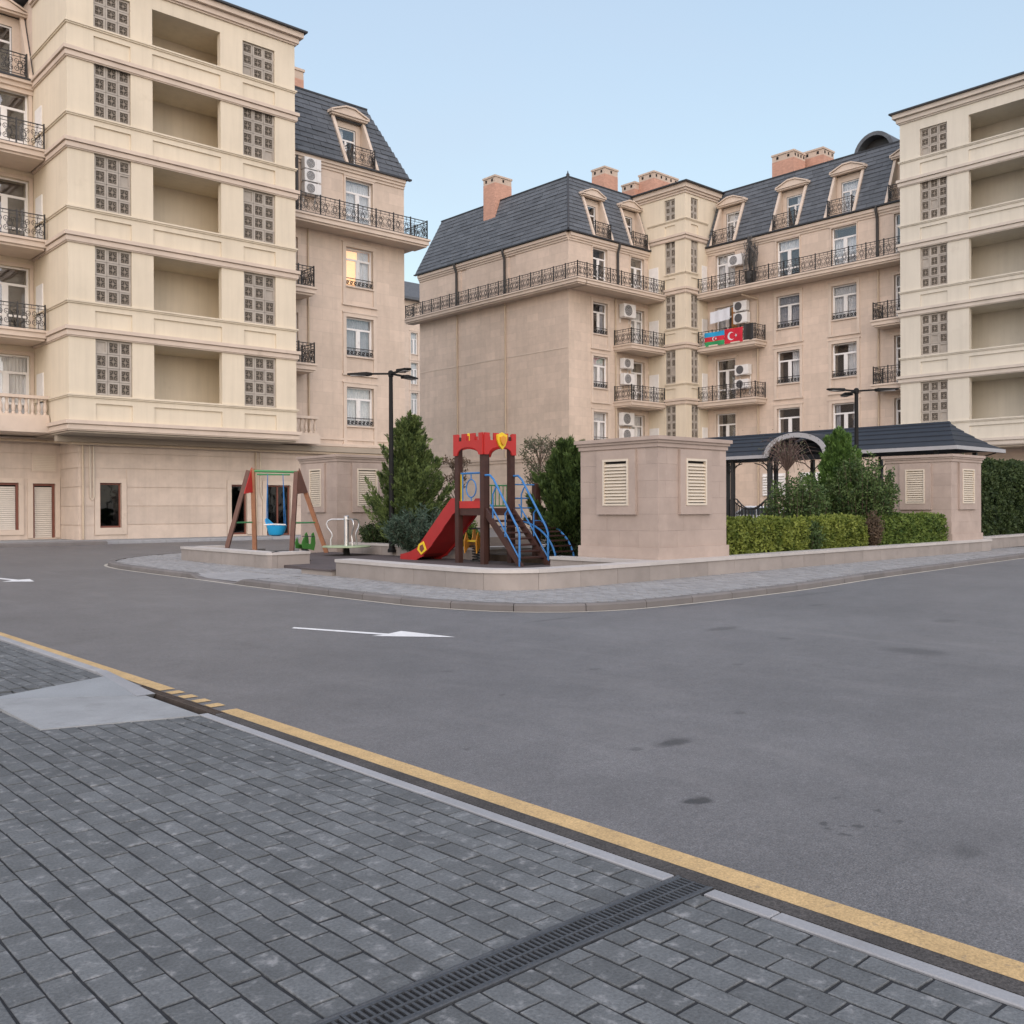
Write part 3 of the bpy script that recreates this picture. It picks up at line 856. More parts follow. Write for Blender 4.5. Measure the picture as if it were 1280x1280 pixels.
# ground floor
op = [(15.15, 16.08, .62, 2.58), (21.26, 22.06, .20, 2.58), (23.10, 24.40, .12, 2.58)]
wall(fG, 14.3, 31.8, 0, 4.6, [(a, b, c, d, .6, 1, 0) for a, b, c, d in op], [MT['course'], MT['interior']], 'shopfront_wall', LB)
zs = [.10, .74, 1.56, 2.39, 3.21, 3.88, 4.30]
courses(fG, 14.3, 31.8, zs, [(a - .24, b + .24, c - .35, d + .22) for a, b, c, d in op], LB)
for i, (a, b, c, d) in enumerate(op):
    mb = MB(fG.w)
    for q in ((a - .22, a, c - (.3 if i == 0 else 0), d + .2), (b, b + .22, c - (.3 if i == 0 else 0), d + .2), (a, b, d, d + .2)):
        mb.box(q[0], -.055, q[2], q[1], .015, q[3])
    if i == 0: mb.box(a, -.055, c - .3, b, .015, c)
    mb.build('door_surround', MT['trim'], LB)
    fr = MB(fG.w)
    fr.box(a, .1, c, a + .07, .2, d).box(b - .07, .1, c, b, .2, d).box(a + .07, .1, d - .08, b - .07, .2, d).box(a + .07, .1, c, b - .07, .2, c + .08)
    if i == 2: fr.box((a + b) / 2 - .04, .1, c + .08, (a + b) / 2 + .04, .2, d - .08)
    o = fr.build('shop_door' if i else 'shop_window', MT['brown'], LB)
    MB(fG.w).box(a + .07, .14, c + .08, b - .07, .155, d - .08).build('pane', MT['glass_dark'], o)
wall(Fac('X', 14.3), -45.9, -43.5, 0, 4.6, [], [MT['course']], 'return_wall', LB)
courses(Fac('X', 14.3), -45.9, -43.5, zs, [], LB)
fGL = Fac('Y', 45.9)
op2 = [(8.6, 12.55, .55, 2.6), (13.12, 14.05, .18, 2.58)]
wall(fGL, 2.0, 14.3, 0, 4.6, [(a, b, c, d, .5, 1, 0) for a, b, c, d in op2], [MT['course'], MT['interior']], 'shopfront_wall', LB)
courses(fGL, 2.0, 14.3, zs, [(a - .24, b + .24, c - .3, d + .22) for a, b, c, d in op2] + [(13.08, 14.1, 3.1, 3.9)], LB)
for i, (a, b, c, d) in enumerate(op2):
    mb = MB(fGL.w)
    for q in ((a - .22, a, c, d + .2), (b, b + .2, c, d + .2), (a, b, d, d + .2)): mb.box(q[0], -.055, q[2], q[1], .015, q[3])
    if i == 0: mb.box(a - .22, -.055, c - .22, b + .2, .015, c)
    mb.build('door_surround', MT['trim'], LB)
    fr = MB(fGL.w)
    fr.box(a, .06, c, a + .09, .2, d).box(b - .09, .06, c, b, .2, d).box(a + .09, .06, d - .1, b - .09, .2, d)
    o = fr.build('shop_door', MT['brown'], LB)
    z = c; n = int((d - c - .1) / .09)
    sl = cached(('slat', i), lambda: MB().add([(0, 0, 0), (b - a - .2, 0, 0), (b - a - .2, -.03, .012), (0, -.03, .012), (b - a - .2, 0, .085), (0, 0, .085)], [(0, 1, 2, 3), (3, 2, 4, 5), (0, 3, 5), (1, 4, 2)]).mesh('shutter_slat', MT['shutter'], fix=False))
    for j in range(n): inst('shutter_slat', sl, o, fGL.M(a + .1, .16, z + j * .09))
v = MB(fGL.w).box(13.08, -.05, 3.1, 14.1, 0.01, 3.9).build('vent_grille', MT['trim'], LB)
vs2 = cached('vslat', lambda: MB().box(0, -.03, 0, .9, 0, .035).mesh('vent_slat', MT['louver']))
for j in range(9): inst('vent_slat', vs2, v, fGL.M(13.14, -.05, 3.16 + j * .075))
# left wing above the shops
holes = []
for k, L in enumerate(LV[:4]): holes.append(W7(11.15, 13.02, L + .55, L + 3.5))
wall(fL, 2.0, 13.2, 4.64, 20.0, holes, [MT['cream'], MT['interior']], 'facade_wall', LB)
for k, L in enumerate(LV[:4]):
    window(fL, 11.15, L + .55, 1.87, 2.95, LB, 'door', ['sheer', None, 'left', None][k])
    mb = MB(fL.w); a, b, c, d = 11.15, 13.02, L + .55, L + 3.5
    mb.box(a - .18, -.05, c, a, .02, d + .16); mb.box(a, -.05, d, b + .16, .02, d + .16); mb.box(b, -.05, c, b + .15, .02, d)
    mb.build('window_surround', MT['trim'], LB)
    if k > 0:
        balcony(fL, 6.5, 13.12, 2.1, L + .18, L + .5, LB, 1.05, left=True, right=False)
# first-floor stone balustrades (left wing and right of the tower)
def balustrade(fac, s0, s1, d, z0, z1, parent, slab):
    mb = MB(fac.w); mb.box(s0, d - .16, z1 - .13, s1, d + .16, z1); mb.box(s0, d - .14, z0, s1, d + .14, z0 + .1)
    mb.box(*slab)
    b = mb.build('balustrade', MT['trim'], parent)
    h = z1 - z0 - .23
    bm_ = cached(('balu', round(h, 2)), lambda: MB().lathe([(.085, 0), (.085, .06), (.05, .09), (.09, .24), (.085, .33), (.045, h - .14), (.06, h - .1), (.05, h - .06), (.08, h - .05), (.08, h)], n=10).mesh('baluster', MT['trim'], smooth=True))
    n = int((s1 - s0) / .24)
    for i in range(n): inst('baluster', bm_, b, fac.M(s0 + (i + .5) * (s1 - s0) / n, d, z0 + .1))
balustrade(fL, 6.5, 13.15, -2.0, 5.30, 6.20, LB, (6.5, -2.2, 4.66, 13.15, -.01, 5.30))
balustrade(fR, 23.6, 25.4, -1.45, 5.05, 5.98, LB, (23.55, -1.65, 4.62, 25.45, -.01, 5.05))
P = mansard(fL, 2.0, 13.25, 20.1, 24.3, 1.7, -.25, 0, 0, [(11.2, 13.0)], LB, 13, .8, seed=5)
dormer(fL, P, 11.2, 13.0, LB, cur='left')
moulding(fL, 2.0, 13.2, [(19.5, 19.7, .1), (19.7, 19.9, .2), (19.9, 20.03, .32)], MT['trim'], 'eaves_cornice', LB)
# rear wing to the right of the tower
wins = [(13.15, 15.2), (9.47, 11.52), (5.78, 7.83)]
holes = [W7(28.02, 29.72, a, b) for a, b in wins] + [W7(28.02, 29.72, 16.2, 18.82)]
for k in (1, 2): holes.append(W7(24.0, 25.2, LV[k] + .2, LV[k] + 2.9))
wall(fR, 23.53, 31.8, 4.5, 19.5, holes, [MT['stone'], MT['interior']], 'facade_wall', LB)
for i, (a, b) in enumerate(wins):
    f = window(fR, 28.02, a, 1.70, round(b - a, 2), LB, 'casement', [None, 'grey', 'sheer'][i] if i else 'right')
    surround(fR, 28.02, a, 1.70, b - a, LB, MT['trim'], panel=.95)
    inst('railing_panel', rail_mesh(1.7, .42), f, fR.M(28.02, .02, a + .02))
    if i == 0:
        MB(fR.w).box(28.08, .55, a + .05, 29.66, .57, b - .05).build('golden_reflection_glow', MT['warm'], f)  # glowing sheet behind the panes, added in place of the sunset's reflection
window(fR, 28.02, 16.2, 1.70, 2.62, LB, 'door', 'sheer')
surround(fR, 28.02, 16.2, 1.70, 2.62, LB, MT['trim'], b=.1)
for k in (1, 2):
    window(fR, 24.0, LV[k] + .2, 1.2, 2.7, LB, 'door', None)
    balcony(fR, 23.58, 25.45, 1.3, LV[k] - .14, LV[k] + .18, LB, 1.02, left=False)
b = balcony(fR, 23.55, 32.6, 1.2, 15.80, 16.12, LB, 1.0, left=False, right=False)
MB().box(31.80, 44.02, 15.80, 32.6, 57, 16.02).box(31.82, 42.9, 16.02, 32.66, 57, 16.118).build('balcony_side_slab', MT['trim'], b)
railing((32.53, 42.87), (32.53, 56.5), 16.12, 1.0, b)
pipe([(25.1, 43.9, 19.4), (25.1, 43.88, 16.15)], .085, 'pipe_dark', 'downpipe', LB)
pipe([(25.75, 43.92, 15.7), (25.75, 43.92, 4.9)], .05, 'pipe', 'downpipe', LB)
moulding(fR, 23.53, 31.8, [(4.42, 4.62, .56), (4.62, 4.74, .62), (5.0, 5.1, .05)], MT['trim'], 'string_course', LB)
moulding(fR, 23.53, 31.8, [(18.98, 19.12, .06), (19.12, 19.26, .14), (19.26, 19.43, .22)], MT['trim'], 'eaves_cornice', LB)
P = mansard(fR, 23.5, 32.05, 19.5, 23.5, 1.9, -.25, 0, 1.6, [(27.95, 29.8)], LB, 13, .78, singles=True, seed=7, tz=.72)
dormer(fR, P, 27.95, 29.8, LB, tz=.72, cur='left')
sh = MB()
sh.quad((31.8, 44.0, 0), (31.8, 58, 0), (31.8, 58, 19.5), (31.8, 44.0, 19.5)); sh.quad((23.53, 41.3, 4.64), (23.53, 44, 4.64), (23.53, 44, 23.4), (23.53, 41.3, 23.4))
sh.quad((2, 45.8, 0), (2, 58, 0), (2, 58, 24), (2, 45.8, 24)); sh.quad((2, 58, 0), (31.8, 58, 0), (31.8, 58, 23.4), (2, 58, 23.4))
sh.quad((23.53, 44, 19.5), (23.53, 56, 19.5), (23.53, 56, 23.4), (23.53, 44, 23.4)); sh.quad((13.2, 45.8, 19.5), (13.2, 56, 19.5), (13.2, 56, 23.9), (13.2, 45.8, 23.9))
sh.build('rear_walls', MT['stone'], LB, fix=False)
rf = MB().quad((32.05, 43.75, 19.5), (32.05, 58, 19.5), (30.45, 56.4, 23.5), (30.45, 45.65, 23.5)).quad((23.53, 45.65, 23.5), (30.45, 45.65, 23.5), (30.45, 58, 23.5), (23.53, 58, 23.5)).quad((2, 47.2, 24.28), (13.2, 47.2, 24.28), (13.2, 58, 24.28), (2, 58, 24.28))
rf.box(12.75, 40.85, 24.0, 24.0, 56, 24.03)
rf.build('flat_roof', MT['slate'], LB, fix=False)
chimney(25.2, 46.0, 26.75, 47.4, 22.5, 24.75, LB, 1)
for i, (z, nm) in enumerate(((18.62, 'top unit of the stack of three air conditioners beside the dark downpipe'), (18.0, 'middle unit of the stack of three air conditioners beside the dark downpipe'), (17.36, 'lowest unit of the stack of three air conditioners beside the dark downpipe'))):
    aircon(fR, 25.35, -.02, z, nm, .95, .56, .34)

# ------------------------------------------------------------------ building across the court, with the blank gable wall
CB = thing('apartment_building', 'beige stone apartment block across the court with blue slate mansard roof and blank gable wall', 'building', (54, 46, 0))
fB = Fac('X', 45.6); fA = Fac('Y', 44.9); fTL = Fac('X', 53.6); fTR = Fac('Y', 41.6); fW = Fac('X', 56.1)
wall(fB, -61.1, -44.9, 0, 19.4, [(-56.05, -55.35, 16.3, 18.9, .06, 0, 0), (-50.75, -50.05, 16.3, 18.9, .06, 0, 0)], [MT['stone_pink']], 'gable_wall', CB)
moulding(fB, -61.1, -44.9, [(4.55, 4.75, .06), (4.75, 4.88, .12)], MT['stone_pink'], 'string_course', CB)
MB(fB.w).box(-61.1, -.02, 11.88, -44.9, .01, 11.96).build('string_course', MT['trim'], CB)
moulding(fB, -61.1, -44.9, [(18.92, 19.06, .06), (19.06, 19.2, .14), (19.2, 19.4, .22)], MT['trim'], 'eaves_cornice', CB)
for y in (56.4, 51.05):
    pipe([(45.3, y, 19.5), (45.3, y, 19.2), (45.48, y, 18.8), (45.48, y, 16.2)], .09, 'pipe_dark', 'downpipe', CB)
    pipe([(45.5, y, 15.7), (45.5, y, 4.9)], .06, 'pipe', 'downpipe', CB)
bb = balcony(fB, -62.0, -43.3, .8, 15.82, 16.12, CB, 1.0, left=True, right=False)
# front to the court
holes = []; wd = 1.45
for k in (1, 2, 3):
    z = (5.72, 9.45, 13.07)[k - 1]
    holes.append(W7(47.88, 47.88 + wd, z, z + 2.12))
    holes.append(W7(51.70, 51.70 + wd, (4.9, 8.66, 12.44)[k - 1], z + 2.12))
holes += [W7(47.88, 47.88 + wd, 16.2, 18.85), W7(51.70, 51.70 + wd, 16.2, 18.85)]
wall(fA, 45.6, 54.0, 0, 19.4, holes, [MT['stone'], MT['interior']], 'facade_wall', CB)
cur = ['sheer', 'sheer', 'sides']
for k in (0, 1, 2):
    z = (5.72, 9.45, 13.07)[k]
    f = window(fA, 47.88, z, wd, 2.12, CB, 'casement', cur[k], rnd=k)
    surround(fA, 47.88, z, wd, 2.12, CB, MT['trim'], panel=.95, b=.18)
    inst('railing_panel', rail_mesh(wd, .42), f, fA.M(47.88, .02, z + .02))
    zb = (4.9, 8.66, 12.44)[k]
    window(fA, 51.70, zb, wd, round(z + 2.12 - zb, 2), CB, 'door', ['sheer', 'left', 'sheer'][k], rnd=k + 5)
    surround(fA, 51.70, zb, wd, z + 2.12 - zb, CB, MT['trim'], b=.14)
    MB(fTL.w).box(-44.78, -.05, zb, -43.95, .01, zb + 2.05).build('storage_door', MT['white'], CB)
    MB(fTR.w).box(55.42, -.05, zb, 56.0, .01, zb + 2.05).build('storage_door', MT['white'], CB)
    if k: balcony(fA, 49.95, 53.58, 1.6, LV[k] - .14, LV[k] + .18, CB, 1.02, right=False)
for s, c in ((47.88, None), (51.70, None)):
    window(fA, s, 16.2, wd, 2.65, CB, 'door', c)
    surround(fA, s, 16.2, wd, 2.65, CB, MT['trim'], b=.06)
MB(fTL.w).box(-44.78, -.05, 16.2, -43.95, .01, 18.2).build('storage_door', MT['white'], CB)
MB(fTR.w).box(55.42, -.05, 16.2, 56.0, .01, 18.2).build('storage_door', MT['white'], CB)
b2 = balcony(fA, 45.672, 53.58, 1.6, 15.82, 16.12, CB, 1.0, left=False, right=False)
railing((44.87, 43.37), (45.742, 43.37), 16.12, 1.0, bb)
pipe([(50.3, 44.6, 19.5), (50.3, 44.62, 19.2), (50.3, 44.78, 18.8), (50.3, 44.78, 16.2)], .09, 'pipe_dark', 'downpipe', CB)
pipe([(50.1, 44.82, 15.7), (50.1, 44.82, .3)], .06, 'pipe', 'downpipe', CB)
moulding(fA, 45.6, 53.6, [(18.92, 19.06, .06), (19.06, 19.2, .14), (19.2, 19.4, .22)], MT['trim'], 'eaves_cornice', CB)
# corner stair tower
rdt = random.Random(11)
hl, hr, sl_, sr_ = [], [], [], []
for k, L in enumerate(LV):
    zl, top = L + 1.5, (L + 3.8 if k < 4 else 22.7)
    nz = 4 if k < 4 else 3
    hl.append((-43.38, -42.48, zl, top, .36, 1, 0)); sl_.append((-43.38, -42.48, zl, top, 2, nz))
    hr.append((54.25, 55.05, zl, top, .36, 1, 0)); sr_.append((54.25, 55.05, zl, top, 2, nz))
    hl.append((-43.38, -42.48, L + .45, L + 1.14, .07, 0, 0)); hr.append((54.25, 55.05, L + .45, L + 1.14, .07, 0, 0))
wall(fTL, -46.4, -41.6, 0, 22.95, hl, [MT['cream'], MT['screen_back']], 'tower_wall', CB)
wall(fTR, 53.6, 58.0, 0, 22.95, hr, [MT['cream'], MT['screen_back']], 'tower_wall', CB)
for q in sl_: block_screen(fTL, *q, CB, rdt)
for q in sr_: block_screen(fTR, *q, CB, rdt)
def corner_mould(prof, mat, name, ya, xb):
    mb = MB()
    for z0, z1, p in prof:
        mb.box(53.6 - p, 41.6 - p, z0, xb, 41.6, z1)
        mb.box(53.6 - p, 41.6, z0, 53.6, ya, z1)
    mb.build(name, mat, CB)
for k, L in enumerate(LV):
    ya, xb = (43.4, 54.95) if k < 4 else (44.9, 56.1)
    corner_mould([(L + a, L + b, p) for a, b, p in CORN], MT['trim'], 'cornice', ya, xb)
    corner_mould([(L + 1.36, L + 1.42, .05), (L + 1.42, L + 1.485, .09)], MT['cream'], 'ledge', ya, xb)
corner_mould([(22.9, 23.05, .08), (23.05, 23.2, .18), (23.2, 23.5, .3)], MT['trim'], 'eaves_cornice', 46.4, 58.0)
MB().box(53.1, 41.1, 23.5, 58.4, 47, 23.58).build('roof_edge', MT['slate_edge'], CB)
# right wing
cols = [(-40.90, 1.62), (-36.05, 1.70), (-32.10, 1.70), (-28.0, 1.1)]
holes = []
for i, (s, w) in enumerate(cols):
    holes.append(W7(s, s + w, 16.2, 18.82))
    for k in (0, 1, 2):
        z = (5.72, 9.45, 13.07)[k]
        zb = (4.9, 8.66, 12.44)[k] if i in (0, 3) else z
        holes.append(W7(s, s + w, zb, z + 2.12))
wall(fW, -44.0, -26.0, 0, 19.4, holes, [MT['stone_pink'], MT['interior']], 'facade_wall', CB)
CU = {(0, 0): None, (0, 1): None, (0, 2): 'left', (1, 0): None, (1, 1): 'right', (1, 2): 'grey', (2, 0): 'sides', (2, 1): 'right', (2, 2): 'sheer', (3, 0): None, (3, 1): None, (3, 2): 'sheer'}
for i, (s, w) in enumerate(cols):
    window(fW, s, 16.2, w, 2.62, CB, 'door', ['sheer', 'top', 'low', None][i])
    surround(fW, s, 16.2, w, 2.62, CB, MT['trim'], b=.06)
    for k in (0, 1, 2):
        z = (5.72, 9.45, 13.07)[k]
        if i in (0, 3):
            zb = (4.9, 8.66, 12.44)[k]
            window(fW, s, zb, w, round(z + 2.12 - zb, 2), CB, 'door', CU[i, k])
            surround(fW, s, zb, w, z + 2.12 - zb, CB, MT['trim'], b=.12)
        else:
            f = window(fW, s, z, w, 2.12, CB, 'casement', CU[i, k], rnd=i + 3 * k)
            surround(fW, s, z, w, 2.12, CB, MT['trim'], panel=.95)
            inst('railing_panel', rail_mesh(w, .42), f, fW.M(s, .02, z + .02))
for k in (1, 2):
    balcony(fW, -41.58, -36.87, 1.25, LV[k] - .14, LV[k] + .18, CB, 1.02, left=False)
    balcony(fW, -28.8, -26.86, 1.25, LV[k] - .14, LV[k] + .18, CB, 1.02, right=False)
balcony(fW, -41.58, -26.86, 1.25, 15.82, 16.12, CB, 1.0, left=False, right=False)
pipe([(55.8, 38.0, 19.5), (55.8, 38.0, 19.2), (55.98, 38.0, 18.8), (55.98, 38.0, 16.2)], .09, 'pipe_dark', 'downpipe', CB)
pipe([(55.8, 29.0, 19.5), (55.8, 29.0, 19.2), (55.98, 29.0, 18.8), (55.98, 29.0, 16.2)], .09, 'pipe_dark', 'downpipe', CB)
pipe([(55.2, 38.2, 15.6), (55.98, 37.5, 15.3), (55.98, 37.46, 14.9), (55.98, 37.46, .3)], .06, 'pipe', 'downpipe', CB)
pipe([(55.98, 28.97, 15.7), (55.98, 28.97, .3)], .06, 'pipe', 'downpipe', CB)
moulding(fW, -41.6, -26.0, [(18.92, 19.06, .06), (19.06, 19.2, .14), (19.2, 19.4, .22)], MT['trim'], 'eaves_cornice', CB)
moulding(fW, -41.6, -26.0, [(4.42, 4.62, .06), (4.62, 4.74, .1)], MT['trim'], 'string_course', CB)
# roofs
P = mansard(fB, -61.35, -44.65, 19.5, 23.6, 1.5, -.25, 1.5, 1.5, [], CB, 14, .8, seed=21)
P = mansard(fA, 45.35, 53.62, 19.5, 23.6, 1.5, -.25, 1.5, 0, [(47.75, 49.5), (51.55, 53.3)], CB, 14, .8, seed=22, tz=.70)
dormer(fA, P, 47.75, 49.5, CB, tz=.70, cur=None); dormer(fA, P, 51.55, 53.3, CB, tz=.70, cur=None)
MB().tube([(45.33, 44.63, 19.55), (46.85, 46.15, 23.68)], .07, 6).build('hip_ridge', MT['slate_edge'], CB)
MB().lathe([(.10, 23.6), (.12, 23.75), (.05, 23.85), (.02, 24.0)], 46.85, 46.15, 8).build('finial', MT['slate_edge'], CB)
P = mansard(fW, -41.5, -26.0, 19.5, 23.6, 1.7, -.25, 0, 0, [(-41.05, -39.2), (-36.25, -34.4), (-32.3, -30.45), (-28.3, -26.6)], CB, 14, .8, seed=23, tz=.69)
for q, c in (((-41.05, -39.2), 'sheer'), ((-36.25, -34.4), 'right'), ((-32.3, -30.45), 'sheer'), ((-28.3, -26.6), None)): dormer(fW, P, *q, CB, tz=.69, cur=c)
rf = MB().quad((46.85, 46.15, 23.6), (46.85, 59.85, 23.6), (60, 59.85, 23.6), (60, 46.15, 23.6)).quad((57.55, 26, 23.6), (68, 26, 23.6), (68, 46.1, 23.6), (57.55, 46.1, 23.6))
rf.quad((45.35, 61.35, 19.5), (60, 61.35, 19.5), (60, 59.85, 23.6), (46.85, 59.85, 23.6))
rf.build('flat_roof', MT['slate'], CB, fix=False)
sh = MB()
sh.quad((45.6, 61.1, 0), (60, 61.1, 0), (60, 61.1, 19.5), (45.6, 61.1, 19.5)).quad((60, 61.1, 0), (60, 46, 0), (60, 46, 23.6), (60, 61.1, 23.6)).quad((68, 46, 0), (68, 26, 0), (68, 26, 23.6), (68, 46, 23.6)).quad((56.1, 26, 0), (68, 26, 0), (68, 26, 23.6), (56.1, 26, 23.6)).quad((58, 46, 0), (68, 46, 0), (68, 46, 23.6), (58, 46, 23.6))
sh.quad((54, 44.9, 0), (58, 44.9, 0), (58, 44.9, 19), (54, 44.9, 19))
sh.build('rear_walls', MT['stone'], CB, fix=False)
chimney(46.35, 53.0, 47.95, 54.3, 20.2, 25.4, CB, 1)
chimney(53.5, 48.9, 54.95, 50.2, 22.8, 26.6, CB, 1)
chimney(57.7, 47.7, 60.6, 49.2, 22.8, 26.9, CB, 5)
chimney(57.2, 49.2, 58.6, 50.5, 22.8, 26.35, CB, 1)
chimney(62.0, 38.4, 63.5, 40.2, 22.8, 27.0, CB, 4)
chimney(63.9, 37.2, 65.4, 38.9, 22.8, 27.3, CB, 3)
chimney(61.0, 44.0, 63.0, 45.6, 22.8, 25.0, CB, 3)
# round-headed roof vent above the right wing
mb = MB()
arc = [(30.4 + 1.35 * math.cos(PI * i / 14), 23.55 + 1.42 * math.sin(PI * i / 14)) for i in range(15)]
arc2 = [(30.4 + 1.12 * math.cos(PI * i / 14), 23.55 + 1.18 * math.sin(PI * i / 14)) for i in range(15)]
for i in range(14):
    (a, b), (c, d) = arc[i], arc[i + 1]; (e, f), (g, h) = arc2[i], arc2[i + 1]
    mb.quad((58.2, a, b), (58.2, c, d), (63, c, d), (63, a, b)); mb.quad((58.2, a, b), (58.2, c, d), (58.2, g, h), (58.2, e, f)); mb.quad((58.2, e, f), (58.2, g, h), (58.9, g, h), (58.9, e, f))
mb.add([(58.9, p[0], p[1]) for p in arc2], [tuple(range(15))], 1)
mb.build('round_roof_vent', [MT['slate'], MT['pipe_dark']], CB, fix=False)
MB().box(58.1, 29.0, 23.5, 58.3, 31.8, 23.58).build('vent_sill', MT['trim'], CB)

A = lambda *a, **k: aircon(*a, **k)
A(fA, 50.45, 0, 14.45, 'largest air conditioner, alone just under the long balcony left of the stair tower', 1.2, .9, .45)
A(fA, 50.5, 0, 10.95, 'upper of two air conditioners on the third-storey balcony left of the stair tower', 1.0, .68)
A(fA, 50.5, 0, 9.85, 'lower of two air conditioners on the third-storey balcony left of the stair tower', 1.1, .75)
A(fA, 50.35, 0, 7.05, 'dark-bracketed air conditioner just below the lower balcony left of the stair tower', 1.2, .85)
A(fA, 50.35, 0, 5.95, 'air conditioner lowest on the court front, half hidden behind the stone vent booth', 1.2, .85)
A(fW, -39.55, -.02, 17.75, 'white air conditioner high on the right wing beside the dark climbing plant', 1.15, .72)
A(fW, -39.15, 0, 14.62, 'upper of two air conditioners above the balcony hung with flags', 1.05, .66, dark=True)
A(fW, -39.15, 0, 13.80, 'lower of two air conditioners above the balcony hung with flags', 1.1, .70, dark=True)
A(fW, -39.05, 0, 10.32, 'air conditioner with black fan opening above the empty balcony right of the stair tower', 1.1, .66, dark=True)
A(fW, -39.05, 0, 9.38, 'air conditioner behind the iron railing of the empty balcony right of the stair tower', 1.05, .62, dark=True)

# flags, laundry and plant on the balconies of the right wing
def crescent(mb, T, cx, cz, r, dx, r2, y, m=0):
    n = 24
    a0 = math.acos(max(-1, min(1, (dx * dx + r * r - r2 * r2) / (2 * dx * r))))
    out = [(cx + r * math.cos(a0 + (2 * PI - 2 * a0) * i / n), cz + r * math.sin(a0 + (2 * PI - 2 * a0) * i / n)) for i in range(n + 1)]
    b0 = math.atan2(out[0][1] - cz, out[0][0] - cx - dx)
    inn = [(cx + dx + r2 * math.cos(b0 + (2 * PI - 2 * b0) * i / n), cz + r2 * math.sin(b0 + (2 * PI - 2 * b0) * i / n)) for i in range(n + 1)]
    for i in range(n):
        mb.add([T(out[i][0], y, out[i][1]), T(out[i + 1][0], y, out[i + 1][1]), T(inn[i + 1][0], y, inn[i + 1][1]), T(inn[i][0], y, inn[i][1])], [(0, 1, 2, 3)], m)
def star(mb, T, cx, cz, r, pts, y, m=0, rot=0, q=.4):
    p = [(cx + (r if i % 2 == 0 else r * q) * math.cos(rot + PI * i / pts), cz + (r if i % 2 == 0 else r * q) * math.sin(rot + PI * i / pts)) for i in range(2 * pts)]
    v = [T(cx, y, cz)] + [T(a, y, b) for a, b in p]
    mb.add(v, [(0, 1 + i, 1 + (i + 1) % (2 * pts)) for i in range(2 * pts)], m)
def flag(s0, s1, z0, z1, stripes, label, emblem):
    t = thing('flag', label, 'flag', fW.w(s0, -1.3, z0), 'flags tied to the balcony railing')
    def T(s, d, z):
        dd = -1.31 - .03 * math.sin((s - s0) * 6) - .02 * math.sin((z - z0) * 5 + s * 3) + d
        return fW.w(s, dd, z)
    n = 14
    for (a, b, m) in stripes:
        mb = MB()
        for i in range(n):
            x0, x1 = s0 + (s1 - s0) * i / n, s0 + (s1 - s0) * (i + 1) / n
            za, zb = z0 + (z1 - z0) * a, z0 + (z1 - z0) * b
            zm = (za + zb) / 2
            for c, d in ((za, zm), (zm, zb)):
                mb.add([T(x0, 0, c), T(x1, 0, c), T(x1, 0, d), T(x0, 0, d)], [(0, 1, 2, 3)])
        mb.build('stripe', MT[m], t, fix=False)
    mb = MB(); emblem(mb, T); mb.build('crescent_and_star', MT['cloth'], t, fix=False)
def em1(mb, T):
    crescent(mb, T, -40.12, 12.83, .13, .045, .105, -.022); star(mb, T, -39.95, 12.83, .085, 8, -.022, q=.6)
def em2(mb, T):
    crescent(mb, T, -38.72, 12.84, .27, .085, .215, -.022); star(mb, T, -38.33, 12.84, .13, 5, -.022, rot=PI)
flag(-40.9, -39.28, 12.36, 13.30, [(0, .333, 'f_green'), (.333, .667, 'f_red'), (.667, 1, 'f_blue')], 'blue, red and green striped flag with white crescent and star on the balcony railing', em1)
flag(-39.25, -37.8, 12.36, 13.34, [(0, 1, 'f_red')], 'plain red flag with white crescent and star on the balcony railing', em2)
def hanging(name, label, cat, s0, s1, d, z0, z1, m, amp=.04, tilt=0):
    mb = MB(fW.w); n = 20
    for i in range(n):
        a, b = s0 + (s1 - s0) * i / n, s0 + (s1 - s0) * (i + 1) / n
        ya, yb = d + amp * math.sin(a * 9), d + amp * math.sin(b * 9)
        ta, tb = tilt * (a - s0), tilt * (b - s0)
        mb.quad((a, ya, z0 + ta), (b, yb, z0 + tb), (b, yb + .02, z1 + tb), (a, ya + .02, z1 + ta))
        mb.quad((a, ya + .012, z0 + ta), (b, yb + .012, z0 + tb), (b, yb + .03, z1 + tb), (a, ya + .03, z1 + ta))
    return tag(mb.build(name, MT[m], None, fix=False), label, cat)
hanging('laundry_sheet', 'white sheet hung out to dry above the balcony with flags', 'laundry', -40.7, -39.1, -.95, 13.95, 14.75, 'cloth', .02, .08)
hanging('door_curtain', 'orange curtain beside the balcony door behind the red flag', 'curtain', -39.6, -39.1, -.06, 12.5, 15.05, 'cloth_orange')
hanging('balcony_screen', 'black screening cloth round the right end of the balcony with flags', 'screen', -37.75, -36.98, -1.31, 12.4, 13.5, 'iron', .02)
t = thing('potted_climber', 'tall dark leafless climber in a black pot on the long balcony against the downpipe', 'plant', (55.25, 37.5, 16.12))
MB().lathe([(.28, 16.12), (.36, 16.5), (.40, 16.95), (.42, 17.0), (.37, 17.0), (.36, 16.9)], 55.25, 37.5, 14).build('pot', MT['iron'], t)
mb = MB(); rd = random.Random(4)
for i in range(60):
    x, y = 55.25 + rd.uniform(-.3, .3), 37.5 + rd.uniform(-.42, .42); z = 16.9 + rd.random() * .8
    mb.tube([(x, y, z), (x + rd.uniform(-.1, .1), y + rd.uniform(-.12, .12), z + .8), (x + rd.uniform(-.2, .2), y + rd.uniform(-.2, .2), z + rd.uniform(1.0, 1.9))], .018, 4, caps=False)
mb.build('stems', MT['iron'], t, fix=False)

